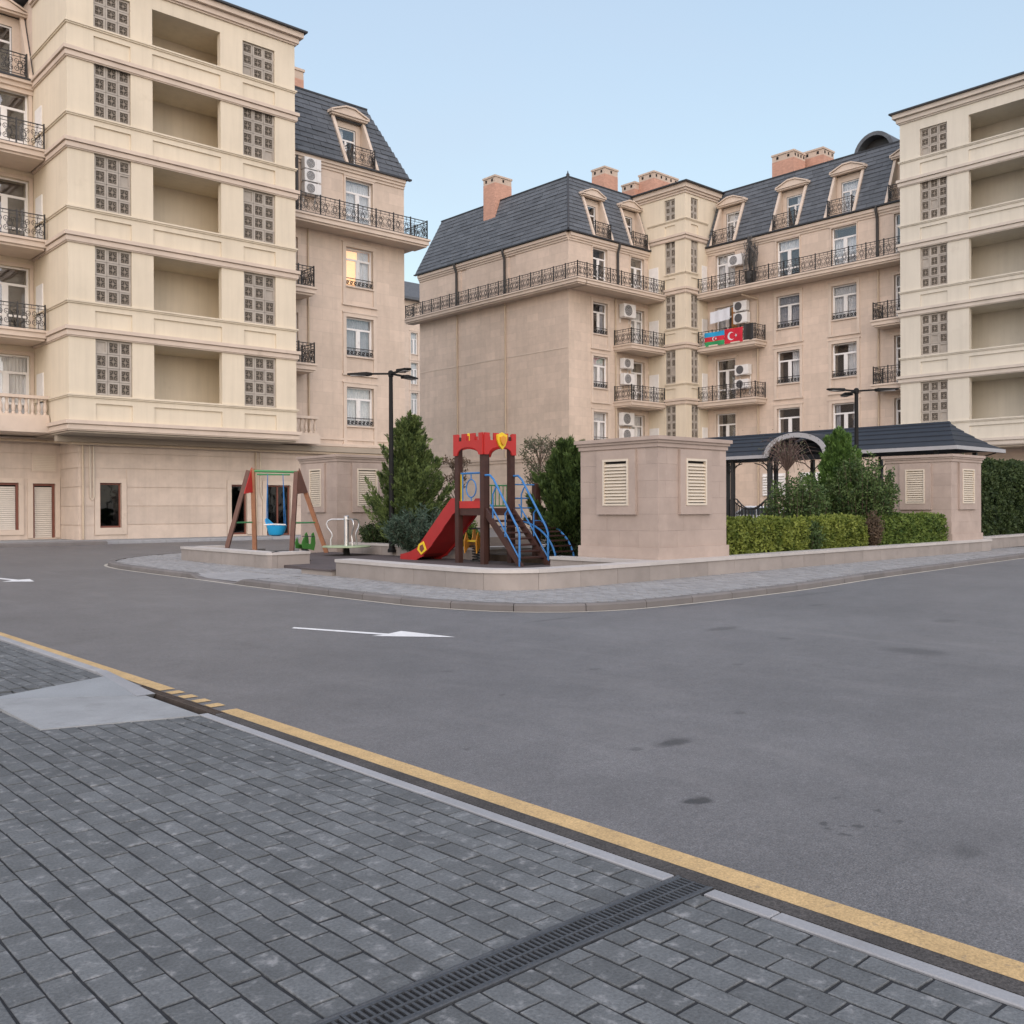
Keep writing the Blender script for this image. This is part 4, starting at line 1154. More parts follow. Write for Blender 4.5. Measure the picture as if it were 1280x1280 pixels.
# ------------------------------------------------------------------ loggia tower on the right
RT = thing('apartment_building', 'pale flat topped loggia tower block at the right edge of the court', 'building', (58, 21, 0))
fX = Fac('X', 54.5)
tower(fX, -26.85, -15.2, [(-25.67, -24.13), (-18.2, -16.6)], [(-22.95, -19.5)], 'cream_pale', RT, 1.55, 1.5, 8, trim='trim_pale')
wall(Fac('X', 56.8), -26.85, -15.2, 0, 4.6, [], [MT['stone_pink']], 'ground_wall', RT)
sh = MB().quad((54.5, 26.85, 4.64), (56.1, 26.85, 4.64), (56.1, 26.85, 23.4), (54.5, 26.85, 23.4)).quad((54.5, 15.2, 4.64), (68, 15.2, 4.64), (68, 15.2, 23.4), (54.5, 15.2, 23.4)).quad((56.8, 15.2, 0), (68, 15.2, 0), (68, 15.2, 4.64), (56.8, 15.2, 4.64)).quad((68, 15.2, 0), (68, 26.85, 0), (68, 26.85, 23.4), (68, 15.2, 23.4)).quad((56.1, 26.85, 0), (68, 26.85, 0), (68, 26.85, 23.4), (56.1, 26.85, 23.4))
sh.build('rear_walls', MT['cream_pale'], RT, fix=False)
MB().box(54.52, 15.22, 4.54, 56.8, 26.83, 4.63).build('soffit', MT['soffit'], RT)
MB().box(54.05, 14.8, 24.0, 68.3, 27.3, 24.03).build('flat_roof', MT['slate_edge'], RT)

# ------------------------------------------------------------------ far block seen in the gap
FB = thing('apartment_building', 'distant apartment block glimpsed through the gap between the two nearer ones', 'building', (78, 105, 0))
fF = Fac('Y', 100.0)
hz = [(a, b, c, d, .5, 1, 0) for a, b in ((69.6, 70.6), (73.2, 74.3), (76.8, 77.9)) for c, d in ((20.9, 23.6), (17.1, 19.8), (13.3, 16.0), (9.5, 12.2))]
wall(fF, 66, 92, 0, 27.6, hz, [MT['stone'], MT['interior']], 'facade_wall', FB)
for a, b, c, d, *_ in hz:
    window(fF, a, c, round(b - a, 2), round(d - c, 2), FB, 'casement', 'sheer')
    surround(fF, a, c, b - a, d - c, FB, MT['trim'], panel=.7, b=.22)
q = MB().add([(65.4, 99.2, 27.6), (92.6, 99.2, 27.6), (92.6, 99.2, 27.9), (65.4, 99.2, 27.9), (67, 101, 30.2), (91, 101, 30.2), (91, 112, 30.2), (67, 112, 30.2), (92.6, 112, 27.6), (65.4, 112, 27.6)], [(0, 1, 2, 3), (3, 2, 5, 4), (4, 5, 6, 7), (0, 3, 4, 7, 9), (1, 8, 6, 5, 2), (0, 9, 8, 1)])
q.build('roof', MT['slate'], FB)
MB().quad((66, 100, 0), (66, 112, 0), (66, 112, 27.6), (66, 100, 27.6)).quad((92, 100, 0), (92, 112, 0), (92, 112, 27.6), (92, 100, 27.6)).quad((66, 112, 0), (92, 112, 0), (92, 112, 27.6), (66, 112, 27.6)).build('rear_walls', MT['stone'], FB, fix=False)

# ------------------------------------------------------------------ ground, road, near pavement
def struct(mb, name, mat, parent=None, fix=True):
    o = mb.build(name, mat, parent, fix=fix); o['kind'] = 'structure'; return o
struct(MB().box(-400, -400, -.5, 600, 600, -.16), 'ground', MT['soil'])
struct(MB().box(2.955, -120, -.15, 200, 200, 0), 'road', MT['asphalt'])

def zoff(y):
    if y > 8.1: return .040
    if y < 7.45: return 0.0
    return .040 * (y - 7.45) / .65

pv = struct(MB().box(-30, -20, -.15, 2.87, 60, -.0055), 'pavement', MT['joint'])
rd = random.Random(77)
PW, PL = .104, .2
NV = 10
def paver_mesh(w, l, seed):
    r = random.Random(seed)
    mb = MB(); g = .0052; j = lambda: r.uniform(-.0028, .0028); t = .003
    c = [(g + j(), g + j()), (w - g + j(), g + j()), (w - g + j(), l - g + j()), (g + j(), l - g + j())]
    cx, cy = w / 2, l / 2
    mid = []
    for i in range(4):
        (xa, ya), (xb, yb) = c[i], c[(i + 1) % 4]
        mid += [c[i], ((xa + xb) / 2 + j() * .8, (ya + yb) / 2 + j() * .8)]
    n = 8
    inn = [(x + (cx - x) / max(abs(cx - x), abs(cy - y), .001) * t * (1 if abs(cx - x) > .01 else 0), y + (cy - y) / max(abs(cx - x), abs(cy - y), .001) * t * (1 if abs(cy - y) > .01 else 0)) for x, y in mid]
    inn = [(x + math.copysign(min(t, abs(cx - x)), cx - x), y + math.copysign(min(t, abs(cy - y)), cy - y)) for x, y in mid]
    vs_ = [(x, y, -.04) for x, y in mid] + [(x, y, -.0020 + r.uniform(-.0004, .0004)) for x, y in mid] + [(x, y, .0) for x, y in inn] + [(cx, cy, r.uniform(-.0008, .0012))]
    fs = [(i, (i + 1) % n, n + (i + 1) % n, n + i) for i in range(n)] + [(n + i, n + (i + 1) % n, 2 * n + (i + 1) % n, 2 * n + i) for i in range(n)] + [(2 * n + i, 2 * n + (i + 1) % n, 3 * n) for i in range(n)]
    mb.add(vs_, fs)
    return mb
full = [paver_mesh(PW, PL, 100 + i) for i in range(NV)]
full_me = [m.mesh('paver', MT['paver'], fix=False) for m in full]
def in_view(x, y):
    d = Vector((x, y, -CAM_H)); w = d.dot(_fw)
    if w < .2: return False
    px, py = d.dot(CAM_R) / w * 1221.69, d.dot(CAM_U) / w * 1221.69
    return abs(px) < 690 and abs(py) < 700
places = []
nrow = 42
for i in range(nrow):
    x0 = 2.862 - (i + 1) * PW
    y = .3 + (PL / 2 if i % 2 else 0) + rd.uniform(-.02, .02)
    while y < 14.5:
        l = PL
        y0, y1 = y, y + l
        y += l
        segs = [(y0, y1)]
        if y1 > 2.165 and y0 < 2.335:       # cut round the drain channel
            segs = []
            if 2.165 - y0 > .03: segs.append((y0, 2.165))
            if y1 - 2.335 > .03: segs.append((2.335, y1))
        for a, b in segs:
            c = (a + b) / 2
            if x0 > 1.99 and 6.75 < c < 7.6 - (x0 - 1.99) * .3: continue
            if 7.45 <= c < 8.1 and x0 > 2.3 + (c - 7.45) * 1.0: continue
            places.append((x0, a, b - a, zoff(c)))
vis = [p for p in places if in_view(p[0] + PW / 2, p[1] + p[2] / 2)]
vis.sort(key=lambda p: (p[0] ** 2 + p[1] ** 2))
near = set(id(p) for p in [q for q in vis if abs(q[2] - PL) < .001][:300])
far = MB()
for p in places:
    x, y, l, z = p
    dz = rd.uniform(-.0016, .0016)
    tx, ty = rd.uniform(-.005, .005), rd.uniform(-.005, .005)
    k = rd.randrange(NV)
    if id(p) in near:
        o = bpy.data.objects.new('paver', full_me[k])
        link(o, pv, Matrix.Translation((x, y, z + dz)) @ Matrix.Rotation(tx, 4, 'X') @ Matrix.Rotation(ty, 4, 'Y'))
    else:
        s = l / PL
        far.add([(x + a, y + b * s, z + dz + c + b * tx - a * ty) for a, b, c in full[k].v], full[k].f)
o = far.build('paver_field', MT['paver'], pv, fix=False); o['kind'] = 'stuff'
# concrete slab of the drop-off, its raised flank, flush kerb stones
MB().add([(1.932, 6.63, -.05), (2.868, 6.34, -.05), (2.868, 7.30, -.05), (1.90, 7.82, -.05), (1.932, 6.63, .005), (2.868, 6.34, .005), (2.868, 7.30, .005), (1.90, 7.82, .029)],
         [(0, 3, 2, 1), (4, 5, 6, 7), (0, 1, 5, 4), (1, 2, 6, 5), (2, 3, 7, 6), (3, 0, 4, 7)]).build('concrete_slab', MT['concrete'], pv)
MB().add([(1.89, 7.83, .030), (2.82, 7.33, .007), (2.85, 8.10, .052), (1.89, 7.83, -.1), (2.82, 7.33, -.1), (2.85, 8.10, -.1)], [(0, 1, 2), (3, 5, 4), (0, 3, 4, 1), (1, 4, 5, 2), (2, 5, 3, 0)]).build('concrete_flank', MT['concrete_dark'], pv)
kb = struct(MB().box(2.872, -20, -.15, 2.945, 60, -.03), 'kerb', MT['joint'])
y = -6.0
while y < 6.35:
    L = .985
    segs = [(y, y + L)]
    if y + L > 2.165 and y < 2.335: segs = [(y, 2.160), (2.34, y + L)]
    for a, b in segs:
        b = min(b, 6.38)
        if b - a > .05: MB().bev(2.872, a + .003, -.1, 2.936, b - .003, .004, .004).build('kerb_stone', MT['kerb'], kb)
    y += L
MB().add([(2.86, 7.42, -.1), (2.945, 7.42, -.1), (2.945, 8.35, -.1), (2.86, 8.35, -.1), (2.805, 7.30, .009), (2.945, 7.30, .009), (2.95, 8.355, .062), (2.868, 8.355, .062)],
         [(0, 3, 2, 1), (4, 5, 6, 7), (0, 1, 5, 4), (1, 2, 6, 5), (2, 3, 7, 6), (3, 0, 4, 7)]).build('kerb_stone', MT['kerb'], kb)
y = 8.355
while y < 20:
    MB().bev(2.872, y, -.1, 2.95, y + .98, .06, .008).build('kerb_stone', MT['kerb'], kb); y += .985
struct(MB().box(2.941, -20, -.1, 3.024, 6.28, .0035), 'gutter', MT['gutter'])
t = thing('gutter_grate', 'rusty narrow drain grate in the gutter at the concrete drop-off', 'drain grate', (2.98, 6.9, 0))
mb = MB().box(2.948, 6.3, -.05, 3.024, 7.75, -.012).box(2.948, 6.3, -.012, 2.958, 7.75, .006).box(3.014, 6.3, -.012, 3.024, 7.75, .006)
mb.build('channel', MT['rust'], t)
bar = cached('gbar', lambda: MB().box(0, 0, 0, .056, .014, .013).mesh('bar', MT['rust']))
for i in range(48): inst('bar', bar, t, Matrix.Translation((2.958, 6.32 + i * .03, -.010)))
# drain channel across the pavement
t = thing('drain_channel', 'black cast iron slotted drain channel crossing the grey brick pavement', 'drain', (2.2, 2.25, 0))
MB().box(-1.6, 2.168, -.12, 2.944, 2.332, -.03).build('trough', MT['black'], t)
mb = MB().bev(-1.6, 2.168, -.1, 2.944, 2.180, .006, .003).bev(-1.6, 2.320, -.1, 2.944, 2.332, .006, .003); mb.build('edge_rail', MT['cast'], t)
def section():
    mb = MB(); L = .496
    mb.box(0, 0, -.009, L, .012, 0); mb.box(0, .065, -.009, L, .075, 0); mb.box(0, .128, -.009, L, .14, 0)
    n = 21; p = (L - .010) / n
    for i in range(n + 1):
        a = i * p; e = .0095
        mb.box(a, .012, -.007, a + e, .065, -.001); mb.box(a, .075, -.007, a + e, .128, -.001)
    return mb.mesh('grate_section', MT['cast'], fix=False)
for i in range(9): inst('grate_section', cached('gsec', section), t, Matrix.Translation((2.446 - i * .5, 2.18, .003)))
# painted lines
def line(x0, y0, x1, y1, m, label, z=.004):
    o = MB().quad((x0, y0, z), (x1, y0, z), (x1, y1, z), (x0, y1, z)).build('road_line', MT[m], None, fix=False); o['kind'] = 'structure'; return o
line(3.025, -30, 3.15, 6.38, 'yellow', ''); line(3.025, 7.42, 3.15, 60, 'yellow', '')
for i in range(4): line(3.035, 6.54 + i * .225, 3.145, 6.66 + i * .225, 'yellow', '')

def arrow(name, label, pts, z=.005):
    mb = MB(); mb.add([(x, y, z) for x, y in pts], [tuple(range(len(pts)))])
    o = mb.build(name, MT['paint'], None, fix=False); o['kind'] = 'structure'; return o
arrow('road_arrow', '', [(5.82, 10.30), (5.74, 10.22), (6.17, 8.98), (6.02, 8.98), (6.63, 8.26), (6.52, 9.12), (6.28, 9.02)])
arrow('road_arrow', '', [(5.40, 22.8), (5.66, 21.2), (5.40, 20.9), (5.88, 20.5), (6.02, 21.3), (5.80, 21.25), (5.56, 22.9)])
arrow('road_line', '', [(12.2, 29.6), (12.8, 30.6), (13.0, 30.4), (12.45, 29.4)])

# pavement and kerb before the left building
p2 = struct(MB().box(-30, 41.0, -.15, 34, 60, .12), 'pavement', MT['concrete'])
for i in range(44): MB().bev(-10 + i, 40.86, -.1, -10 + i + .985, 41.0, .125, .02).build('kerb_stone', MT['kerb'], p2)
MB().bev(10.4, 40.2, 0, 14.3, 40.86, .16, .04).build('entrance_step', MT['kerb_island'], p2)

# ------------------------------------------------------------------ island: kerb, paving, planters
def catmull(pts, step=.25):
    P_ = [Vector((*p, 0)) for p in pts]; out = []
    P_ = [P_[0] * 2 - P_[1]] + P_ + [P_[-1] * 2 - P_[-2]]
    for i in range(1, len(P_) - 2):
        a, b, c, d = P_[i - 1:i + 3]
        n = max(2, int((c - b).length / step))
        for j in range(n):
            t = j / n
            out.append(.5 * ((2 * b) + (c - a) * t + (2 * a - 5 * b + 4 * c - d) * t * t + (3 * b - a - 3 * c + d) * t ** 3))
    out.append(P_[-2]); return [(p.x, p.y) for p in out]
def offset(path, d):
    out = []
    for i, p in enumerate(path):
        a = Vector(path[max(0, i - 1)]); b = Vector(path[min(len(path) - 1, i + 1)])
        t = (b - a).normalized(); nrm = Vector((-t.y, t.x))       # left of travel
        out.append((p[0] + nrm.x * d, p[1] + nrm.y * d))
    return out
def resample(path, step):
    out = [path[0]]; acc = 0
    for a, b in zip(path[:-1], path[1:]):
        L = math.hypot(b[0] - a[0], b[1] - a[1]); q = 0
        while acc + (L - q) >= step:
            q += step - acc; acc = 0
            out.append((a[0] + (b[0] - a[0]) * q / L, a[1] + (b[1] - a[1]) * q / L))
        acc += L - q
    out.append(path[-1]); return out
KP = catmull([(15.5, 29.5), (12.3, 28.6), (10.4, 27.3), (9.15, 25.6), (8.68, 24.0), (8.52, 21.8), (8.45, 18.8), (8.36, 16), (8.33, 12.4), (8.42, 11.0), (8.85, 9.75), (9.8, 9.0), (11.4, 8.82), (14.5, 8.93), (18.2, 9.39), (22.5, 9.78), (27.8, 10.25), (33, 10.75), (40, 11.4)])
def drop(y, x):
    if x > 9.5: return 0
    if 17.15 < y < 18.75: return 1
    if 18.75 <= y < 19.15: return 1 - (y - 18.75) / .4
    if 16.75 < y <= 17.15: return (y - 16.75) / .4
    return 0
isl = struct(MB().add([(x, y, .012) for x, y in offset(KP, .06)] + [(40, 29.5, .012)], [tuple(range(len(KP) + 1))]), 'pavement', MT['joint'], fix=False)
ik = struct(MB().add([(x, y, -.02) for x, y in KP] + [(x, y, -.02) for x, y in offset(KP, .1)], [(i, i + 1, len(KP) + i + 1, len(KP) + i) for i in range(len(KP) - 1)]), 'kerb', MT['joint'], fix=False)
fine = resample(KP, .11)
inn = offset(fine, .16); top = offset(fine, .025)
per = 9
for i in range(0, len(fine) - 1, per):
    seg = range(i, min(i + per, len(fine) - 1) + 1)
    n = len(seg); v_, f_ = [], []
    for q, j in enumerate(seg):
        h = .105 - .085 * drop(fine[j][1], fine[j][0])
        e = .006 if q == 0 else (-.006 if q == n - 1 else 0)
        sx = (fine[min(j + 1, len(fine) - 1)][0] - fine[max(j - 1, 0)][0]); sy = (fine[min(j + 1, len(fine) - 1)][1] - fine[max(j - 1, 0)][1]); L = math.hypot(sx, sy) or 1
        ex, ey = e * sx / L, e * sy / L
        for (x, y), z in ((fine[j], -.05), (fine[j], max(.0, h - .025)), (top[j], h), (inn[j], h), (inn[j], -.05)): v_.append((x + ex, y + ey, z))
    for q in range(n - 1):
        for k in range(4): f_.append((q * 5 + k, q * 5 + k + 1, (q + 1) * 5 + k + 1, (q + 1) * 5 + k))
    f_ += [(0, 1, 2, 3, 4), tuple((n - 1) * 5 + k for k in range(5))]
    MB().add(v_, f_).build('kerb_stone', MT['kerb_island'], ik)
el = [p for p in KP]
o1, o2 = offset(KP, -.02), offset(KP, -.09)
mb = MB().add([(x, y, .004) for x, y in o1] + [(x, y, .004) for x, y in o2], [(i, i + 1, len(KP) + i + 1, len(KP) + i) for i in range(len(KP) - 1)])
o = mb.build('edge_line', MT['edge_paint'], None, fix=False); o['kind'] = 'structure'
def inside(poly, x, y):
    c = False; j = len(poly) - 1
    for i in range(len(poly)):
        if (poly[i][1] > y) != (poly[j][1] > y) and x < (poly[j][0] - poly[i][0]) * (y - poly[i][1]) / (poly[j][1] - poly[i][1]) + poly[i][0]: c = not c
        j = i
    return c
poly = offset(KP, .24) + [(40, 29.5)]
mb = MB(); rd = random.Random(5)
for i in range(0, 340):
    for j in range(0, 105):
        x = 8.2 + i * .1; y = 8.8 + j * .2 + (.1 if i % 2 else 0)
        if x > 10.7 and y > 12.0 and not (y > 24.3 and x < 13.5): continue
        if x > 34: continue
        if not inside(poly, x + .05, y + .1): continue
        if drop(y + .1, x) > 0 and x < 9.9: continue
        dz = rd.uniform(-.004, .004) + .1
        g = .0025; t = .004
        a, b, c, d = x + g, y + g, x + .1 - g, y + .2 - g
        mb.add([(a, b, .05), (c, b, .05), (c, d, .05), (a, d, .05), (a + t, b + t, dz), (c - t, b + t, dz), (c - t, d - t, dz), (a + t, d - t, dz)], [(4, 5, 6, 7), (0, 1, 5, 4), (1, 2, 6, 5), (2, 3, 7, 6), (3, 0, 4, 7)])
o = mb.build('paver_field', MT['paver_far'], isl, fix=False); o['kind'] = 'stuff'
MB().add([(8.62, 17.2, .02), (8.62, 18.7, .02), (9.85, 18.7, .102), (9.85, 17.2, .102), (8.5, 16.75, .101), (8.5, 19.15, .101), (9.93, 16.70, .103), (9.93, 19.2, .103)], [(0, 3, 2, 1), (0, 4, 6, 3), (1, 2, 7, 5)]).build('concrete_ramp', MT['paver_far'], isl, fix=False)

def path_wall(path, thick, z0, z1, label, slab=.9, closed_end=True, cap=.06, inward=1):
    t = thing('planter_wall', label, 'planter wall', (*path[0], 0), 'stone planter walls of the island')
    p = resample(path, .15)
    out0, in0 = p, offset(p, thick * inward)
    core_o, core_i = offset(p, .03 * inward), offset(p, (thick - .03) * inward)
    capo, capi = offset(p, -.025 * inward), offset(p, (thick + .025) * inward)
    zc = z1 - cap
    def run(a, b, O, I, za, zb, e, m, nm):
        v_, f_ = [], []; n = b - a + 1
        for q, j in enumerate(range(a, b + 1)):
            sh_ = e if q == 0 else (-e if q == n - 1 else 0)
            k = min(j + 1, len(p) - 1); l = max(j - 1, 0)
            L = math.hypot(p[k][0] - p[l][0], p[k][1] - p[l][1]) or 1
            ex, ey = sh_ * (p[k][0] - p[l][0]) / L, sh_ * (p[k][1] - p[l][1]) / L
            v_ += [(O[j][0] + ex, O[j][1] + ey, za), (O[j][0] + ex, O[j][1] + ey, zb), (I[j][0] + ex, I[j][1] + ey, zb), (I[j][0] + ex, I[j][1] + ey, za)]
        for q in range(n - 1):
            for k in range(4): f_.append((q * 4 + k, q * 4 + (k + 1) % 4, (q + 1) * 4 + (k + 1) % 4, (q + 1) * 4 + k))
        f_ += [(0, 1, 2, 3), tuple((n - 1) * 4 + k for k in range(4))]
        MB().add(v_, f_).build(nm, m, t)
    run(0, len(p) - 1, core_o, core_i, z0 - .05, zc - .004, 0, MT['joint'], 'core')
    st = max(2, round(slab / .15)); i = 0
    while i < len(p) - 1:
        j = min(len(p) - 1, i + st)
        if len(p) - 1 - j < 2: j = len(p) - 1
        run(i, j, out0, core_o, z0 - .02, zc - .003, .003, MT['planter'], 'facing_slab')
        run(i, j, core_i, in0, z0 - .02, zc - .003, .003, MT['planter'], 'facing_slab')
        i = j
    i = 0; st = max(2, round(1.35 / .15))
    while i < len(p) - 1:
        j = min(len(p) - 1, i + st)
        if len(p) - 1 - j < 3: j = len(p) - 1
        run(i, j, capo, capi, zc, z1, .002, MT['planter_cap'], 'cap_stone')
        i = j
    return t
arc = [(11.02 - 1.05 * math.cos(a), 12.22 - 1.05 * math.sin(a)) for a in [i * PI / 2 / 8 for i in range(9)]]
path_wall([(10.12, 16.3)] + [(10.0, 14.2)] + arc + [(12.2, 11.15), (18.5, 11.42), (29.4, 11.76), (29.62, 11.86), (29.66, 13.4)], .34, .1, .43, 'long low stone planter wall curving round the front of the playground')
path_wall([(11.6, 24.5), (10.56, 24.45), (10.53, 24.2), (10.36, 19.6), (10.38, 19.38), (11.4, 19.45)], .34, .1, .45, 'short low stone planter wall in front of the swing')
path_wall([(14.95, 23.6), (14.95, 18.0), (15.1, 17.85), (19.5, 17.85)], .3, .1, .46, 'low stone planter wall behind the slide and roundabout')
path_wall([(13.66, 14.0), (13.66, 11.6)], .3, .1, .43, 'short stone planter return along the left side of the large vent booth')
path_wall([(29.70, 12.25), (38, 12.8)], .34, .1, .46, 'low stone planter wall under the tall dark hedge at the far right')
st = thing('entrance_step', 'dark topped stone step into the playground between the two planter walls', 'step', (10.3, 16.9, .1))
MB().box(10.06, 16.36, .09, 10.7, 17.5, .19).build('riser', MT['planter'], st)
MB().bev(10.03, 16.34, .19, 10.7, 17.52, .225, .01).build('tread', MT['rubber'], st)
struct(MB().box(10.72, 11.55, .05, 15.0, 24.3, .165).box(10.3, 11.6, .05, 10.72, 16.3, .165), 'playground_floor', MT['rubber'])
struct(MB().add([(x, y, z) for z in (.05, .30) for x, y in ((15.2, 12.0), (29.5, 12.0), (29.75, 12.55), (38, 13.1), (38, 28), (17, 28), (15.2, 24))], [tuple(range(7, 14))] + [(i, (i + 1) % 7, 7 + (i + 1) % 7, 7 + i) for i in range(7)]), 'planting_bed', MT['soil'])

# ------------------------------------------------------------------ stone vent booths
def booth(x0, y0, x1, y1, z0, z1, label, faces, cx=4, rows=6, seed=0):
    t = thing('vent_booth', label, 'vent booth', ((x0 + x1) / 2, (y0 + y1) / 2, z0), 'stone ventilation booths on the island')
    rd = random.Random(seed)
    MB().box(x0 + .04, y0 + .04, z0, x1 - .04, y1 - .04, z1 - .05).build('core', MT['joint'], t)
    MB().box(x0 - .04, y0 - .04, z0 - .3, x1 + .04, y1 + .04, z0 + .22).build('plinth', MT['stone_slab'], t)
    cp = MB()
    for a, b, p in ((z1 - .2, z1 - .12, .03), (z1 - .12, z1 - .07, .06), (z1 - .07, z1, .095)): cp.box(x0 - p, y0 - p, a, x1 + p, y1 + p, b)
    cp.build('cornice', MT['stone_slab'], t)
    for kind, pl, s0, s1, a in (('X', x0, -y1, -y0, 1), ('Y', y0, x0, x1, 1)):
        fc = Fac(kind, pl); W = s1 - s0; zb, zt = z0 + .22, z1 - .2
        ls0, ls1 = s0 + W * .30, s0 + W * .68; lz0, lz1 = zb + (zt - zb) * .42, zt - .2
        if kind in faces: ls0, ls1 = s0 + W * faces[kind][0], s0 + W * faces[kind][1]
        rz = [zb + (zt - zb) * i / rows for i in range(rows + 1)]
        for j in range(rows):
            cut = [s0]; x = s0 + (W / cx) * (.5 if j % 2 else 1)
            while x < s1 - .1: cut.append(x + rd.uniform(-.05, .05)); x += W / cx
            cut.append(s1)
            for q in range(len(cut) - 1):
                p = rd.uniform(0, .003)
                e0 = .0 if q == 0 else .001; e1 = 0 if q == len(cut) - 2 else .001
                d1 = .04 if kind == 'Y' else .04
                sa = cut[q] + e0 + (0 if not (kind == 'Y' and q == 0) else .0405); sb = cut[q + 1] - e1
                MB(fc.w).box(sa, -p, rz[j] + .001, sb, .041, rz[j + 1] - .001).build('stone_slab', MT['stone_slab'], t)
        fr = MB(fc.w); b = .17
        fr.box(ls0 - b, -.06, lz0 - b, ls1 + b, -.006, lz0).box(ls0 - b, -.06, lz1, ls1 + b, -.006, lz1 + b).box(ls0 - b, -.06, lz0, ls0, -.006, lz1).box(ls1, -.06, lz0, ls1 + b, -.006, lz1)
        fr.build('louver_surround', MT['stone_slab'], t)
        lv = MB(fc.w).box(ls0, -.012, lz0, ls1, -.007, lz1, 1)
        lv.box(ls0, -.075, lz0, ls0 + .04, -.013, lz1).box(ls1 - .04, -.075, lz0, ls1, -.013, lz1).box(ls0 + .04, -.075, lz0, ls1 - .04, -.013, lz0 + .04).box(ls0 + .04, -.075, lz1 - .04, ls1 - .04, -.013, lz1)
        L = lv.build('louver', [MT['louver'], MT['black']], t)
        n = int((lz1 - lz0 - .1) / .062)
        w = round(ls1 - ls0 - .08, 3)
        me = cached(('lvs', w), lambda: MB().add([(0, -.045, 0), (w, -.045, 0), (w, .0, .056), (0, .0, .056), (0, -.040, -.004), (w, -.040, -.004), (w, .005, .050), (0, .005, .050)], [(0, 1, 2, 3), (4, 7, 6, 5), (0, 4, 5, 1), (2, 6, 7, 3), (0, 3, 7, 4), (1, 5, 6, 2)]).mesh('louver_slat', MT['louver'], fix=False))
        for i in range(n): inst('louver_slat', me, L, fc.M(ls0 + .04, -.022, lz0 + .06 + i * .062))
    MB().box(x0 + .04, y1 - .04, z0, x1, y1, z1 - .2).box(x1 - .04, y0, z0, x1, y1 - .04, z1 - .2).build('rear_cladding', MT['stone_slab'], t)
    return t
booth(14.05, 11.55, 16.15, 13.52, .43, 2.72, 'large square stone vent booth beside the playground steps', {'X': (.33, .66), 'Y': (.36, .66)}, 4, 6, 1)
booth(15.2, 24.4, 17.4, 26.45, .3, 2.98, 'stone vent booth behind the swing near the left building', {'X': (.30, .62), 'Y': (.30, .62)}, 4, 6, 2)
booth(27.2, 11.95, 29.15, 13.85, .40, 2.84, 'stone vent booth at the right end of the long hedge', {'X': (.32, .62), 'Y': (.3, .7)}, 4, 6, 3)

# ------------------------------------------------------------------ playground
FX, FY, FL = 13.95, 16.37, .165
ps = thing('climbing_tower', 'brown wooden play tower with red castle crown, red slide and blue handrails', 'playset', (FX, FY, FL))
W_, D_ = .80, .88                      # across +X and +Y
posts = [(0, 0), (0, D_), (W_, 0), (W_, D_)]
pw = .064
for i, (a, b) in enumerate(posts): MB().bev(FX + a - pw, FY + b - pw, FL, FX + a + pw, FY + b + pw, 3.0 if i else 3.02, .012).build('post', MT['wood'], ps)
MB().bev(FX + 1.58 - .07, FY - .07, FL, FX + 1.58 + .07, FY + .07, 1.97, .02).build('post', MT['wood'], ps)
MB().bev(FX + 1.58 - .07, FY + D_ - .07, FL, FX + 1.58 + .07, FY + D_ + .07, 1.97, .02).build('post', MT['wood'], ps)
for i in range(6): MB().box(FX + pw + .002, FY + .0 + i * D_ / 6 + .006, 1.36, FX + W_ - pw - .002, FY + (i + 1) * D_ / 6 - .006, 1.40).build('deck_board', MT['wood'], ps)
MB().box(FX - .03, FY + pw, 1.24, FX + .03, FY + D_ - pw, 1.40).box(FX + W_ - .03, FY + pw, 1.24, FX + W_ + .03, FY + D_ - pw, 1.40).box(FX + pw, FY - .03, 1.24, FX + W_ - pw, FY + .03, 1.40).box(FX + pw, FY + D_ - .03, 1.24, FX + W_ - pw, FY + D_ + .03, 1.40).build('deck_frame', MT['wood'], ps)
for i in range(5): MB().box(FX + W_ + pw, FY + i * D_ / 5 + .006, 1.08, FX + 1.51, FY + (i + 1) * D_ / 5 - .006, 1.12).build('deck_board', MT['wood'], ps)
# castle crown: four crenellated panels
def crown(p0, p1, out, merl=3):
    a, b = Vector((*p0, 0)), Vector((*p1, 0)); L = (b - a).length; u = (b - a) / L; nrm = Vector((out[0], out[1], 0))
    T = lambda s, d, z: tuple(a + u * s + nrm * d + Vector((0, 0, z)))
    mb = MB(T); e = .066; n = 24; s0, s1 = -e, L + e
    top, bot = [], []
    zs_, zt_ = 2.90, 3.06
    for i in range(n + 1):
        s = s0 + (s1 - s0) * i / n; q = (s - s0) / (s1 - s0)
        k = q * 7; up = int(min(6, k)) % 2 == 0
        c = abs(q - .5) * 2
        arch = 2.60 + (.16 * math.sqrt(max(0, 1 - (c / .72) ** 2)) if c < .72 else -.02 * 0)
        top.append((s, up)); bot.append((s, arch if c < .72 else 2.58))
    tp, bt = [], []
    for i in range(n + 1):
        s, up = top[i]
        if i > 0 and up != top[i - 1][1]:
            tp.append((s - .001, zt_ if top[i - 1][1] else zs_)); bt.append((s - .001, bot[i][1]))
        tp.append((s, zt_ if up else zs_)); bt.append(bot[i])
    mb.strip_prism(tp, bt, .068, .104)
    mb.build('crown_panel', MT['red'], ps)
crown((FX, FY), (FX + W_, FY), (0, -1)); crown((FX, FY + D_), (FX, FY), (-1, 0)); crown((FX + W_, FY), (FX + W_, FY + D_), (1, 0)); crown((FX, FY + D_), (FX + W_, FY + D_), (0, 1))
def shield(cx, y, cz, s, m, nm):
    pts = [(-.5, .42), (-.28, .46), (0, .6), (.28, .46), (.5, .42), (.46, 0), (.28, -.4), (0, -.68), (-.28, -.4), (-.46, 0)]
    MB().prism([(cx + a * s, cz + b * s) for a, b in pts], y - .04, y).build(nm, MT[m], ps)
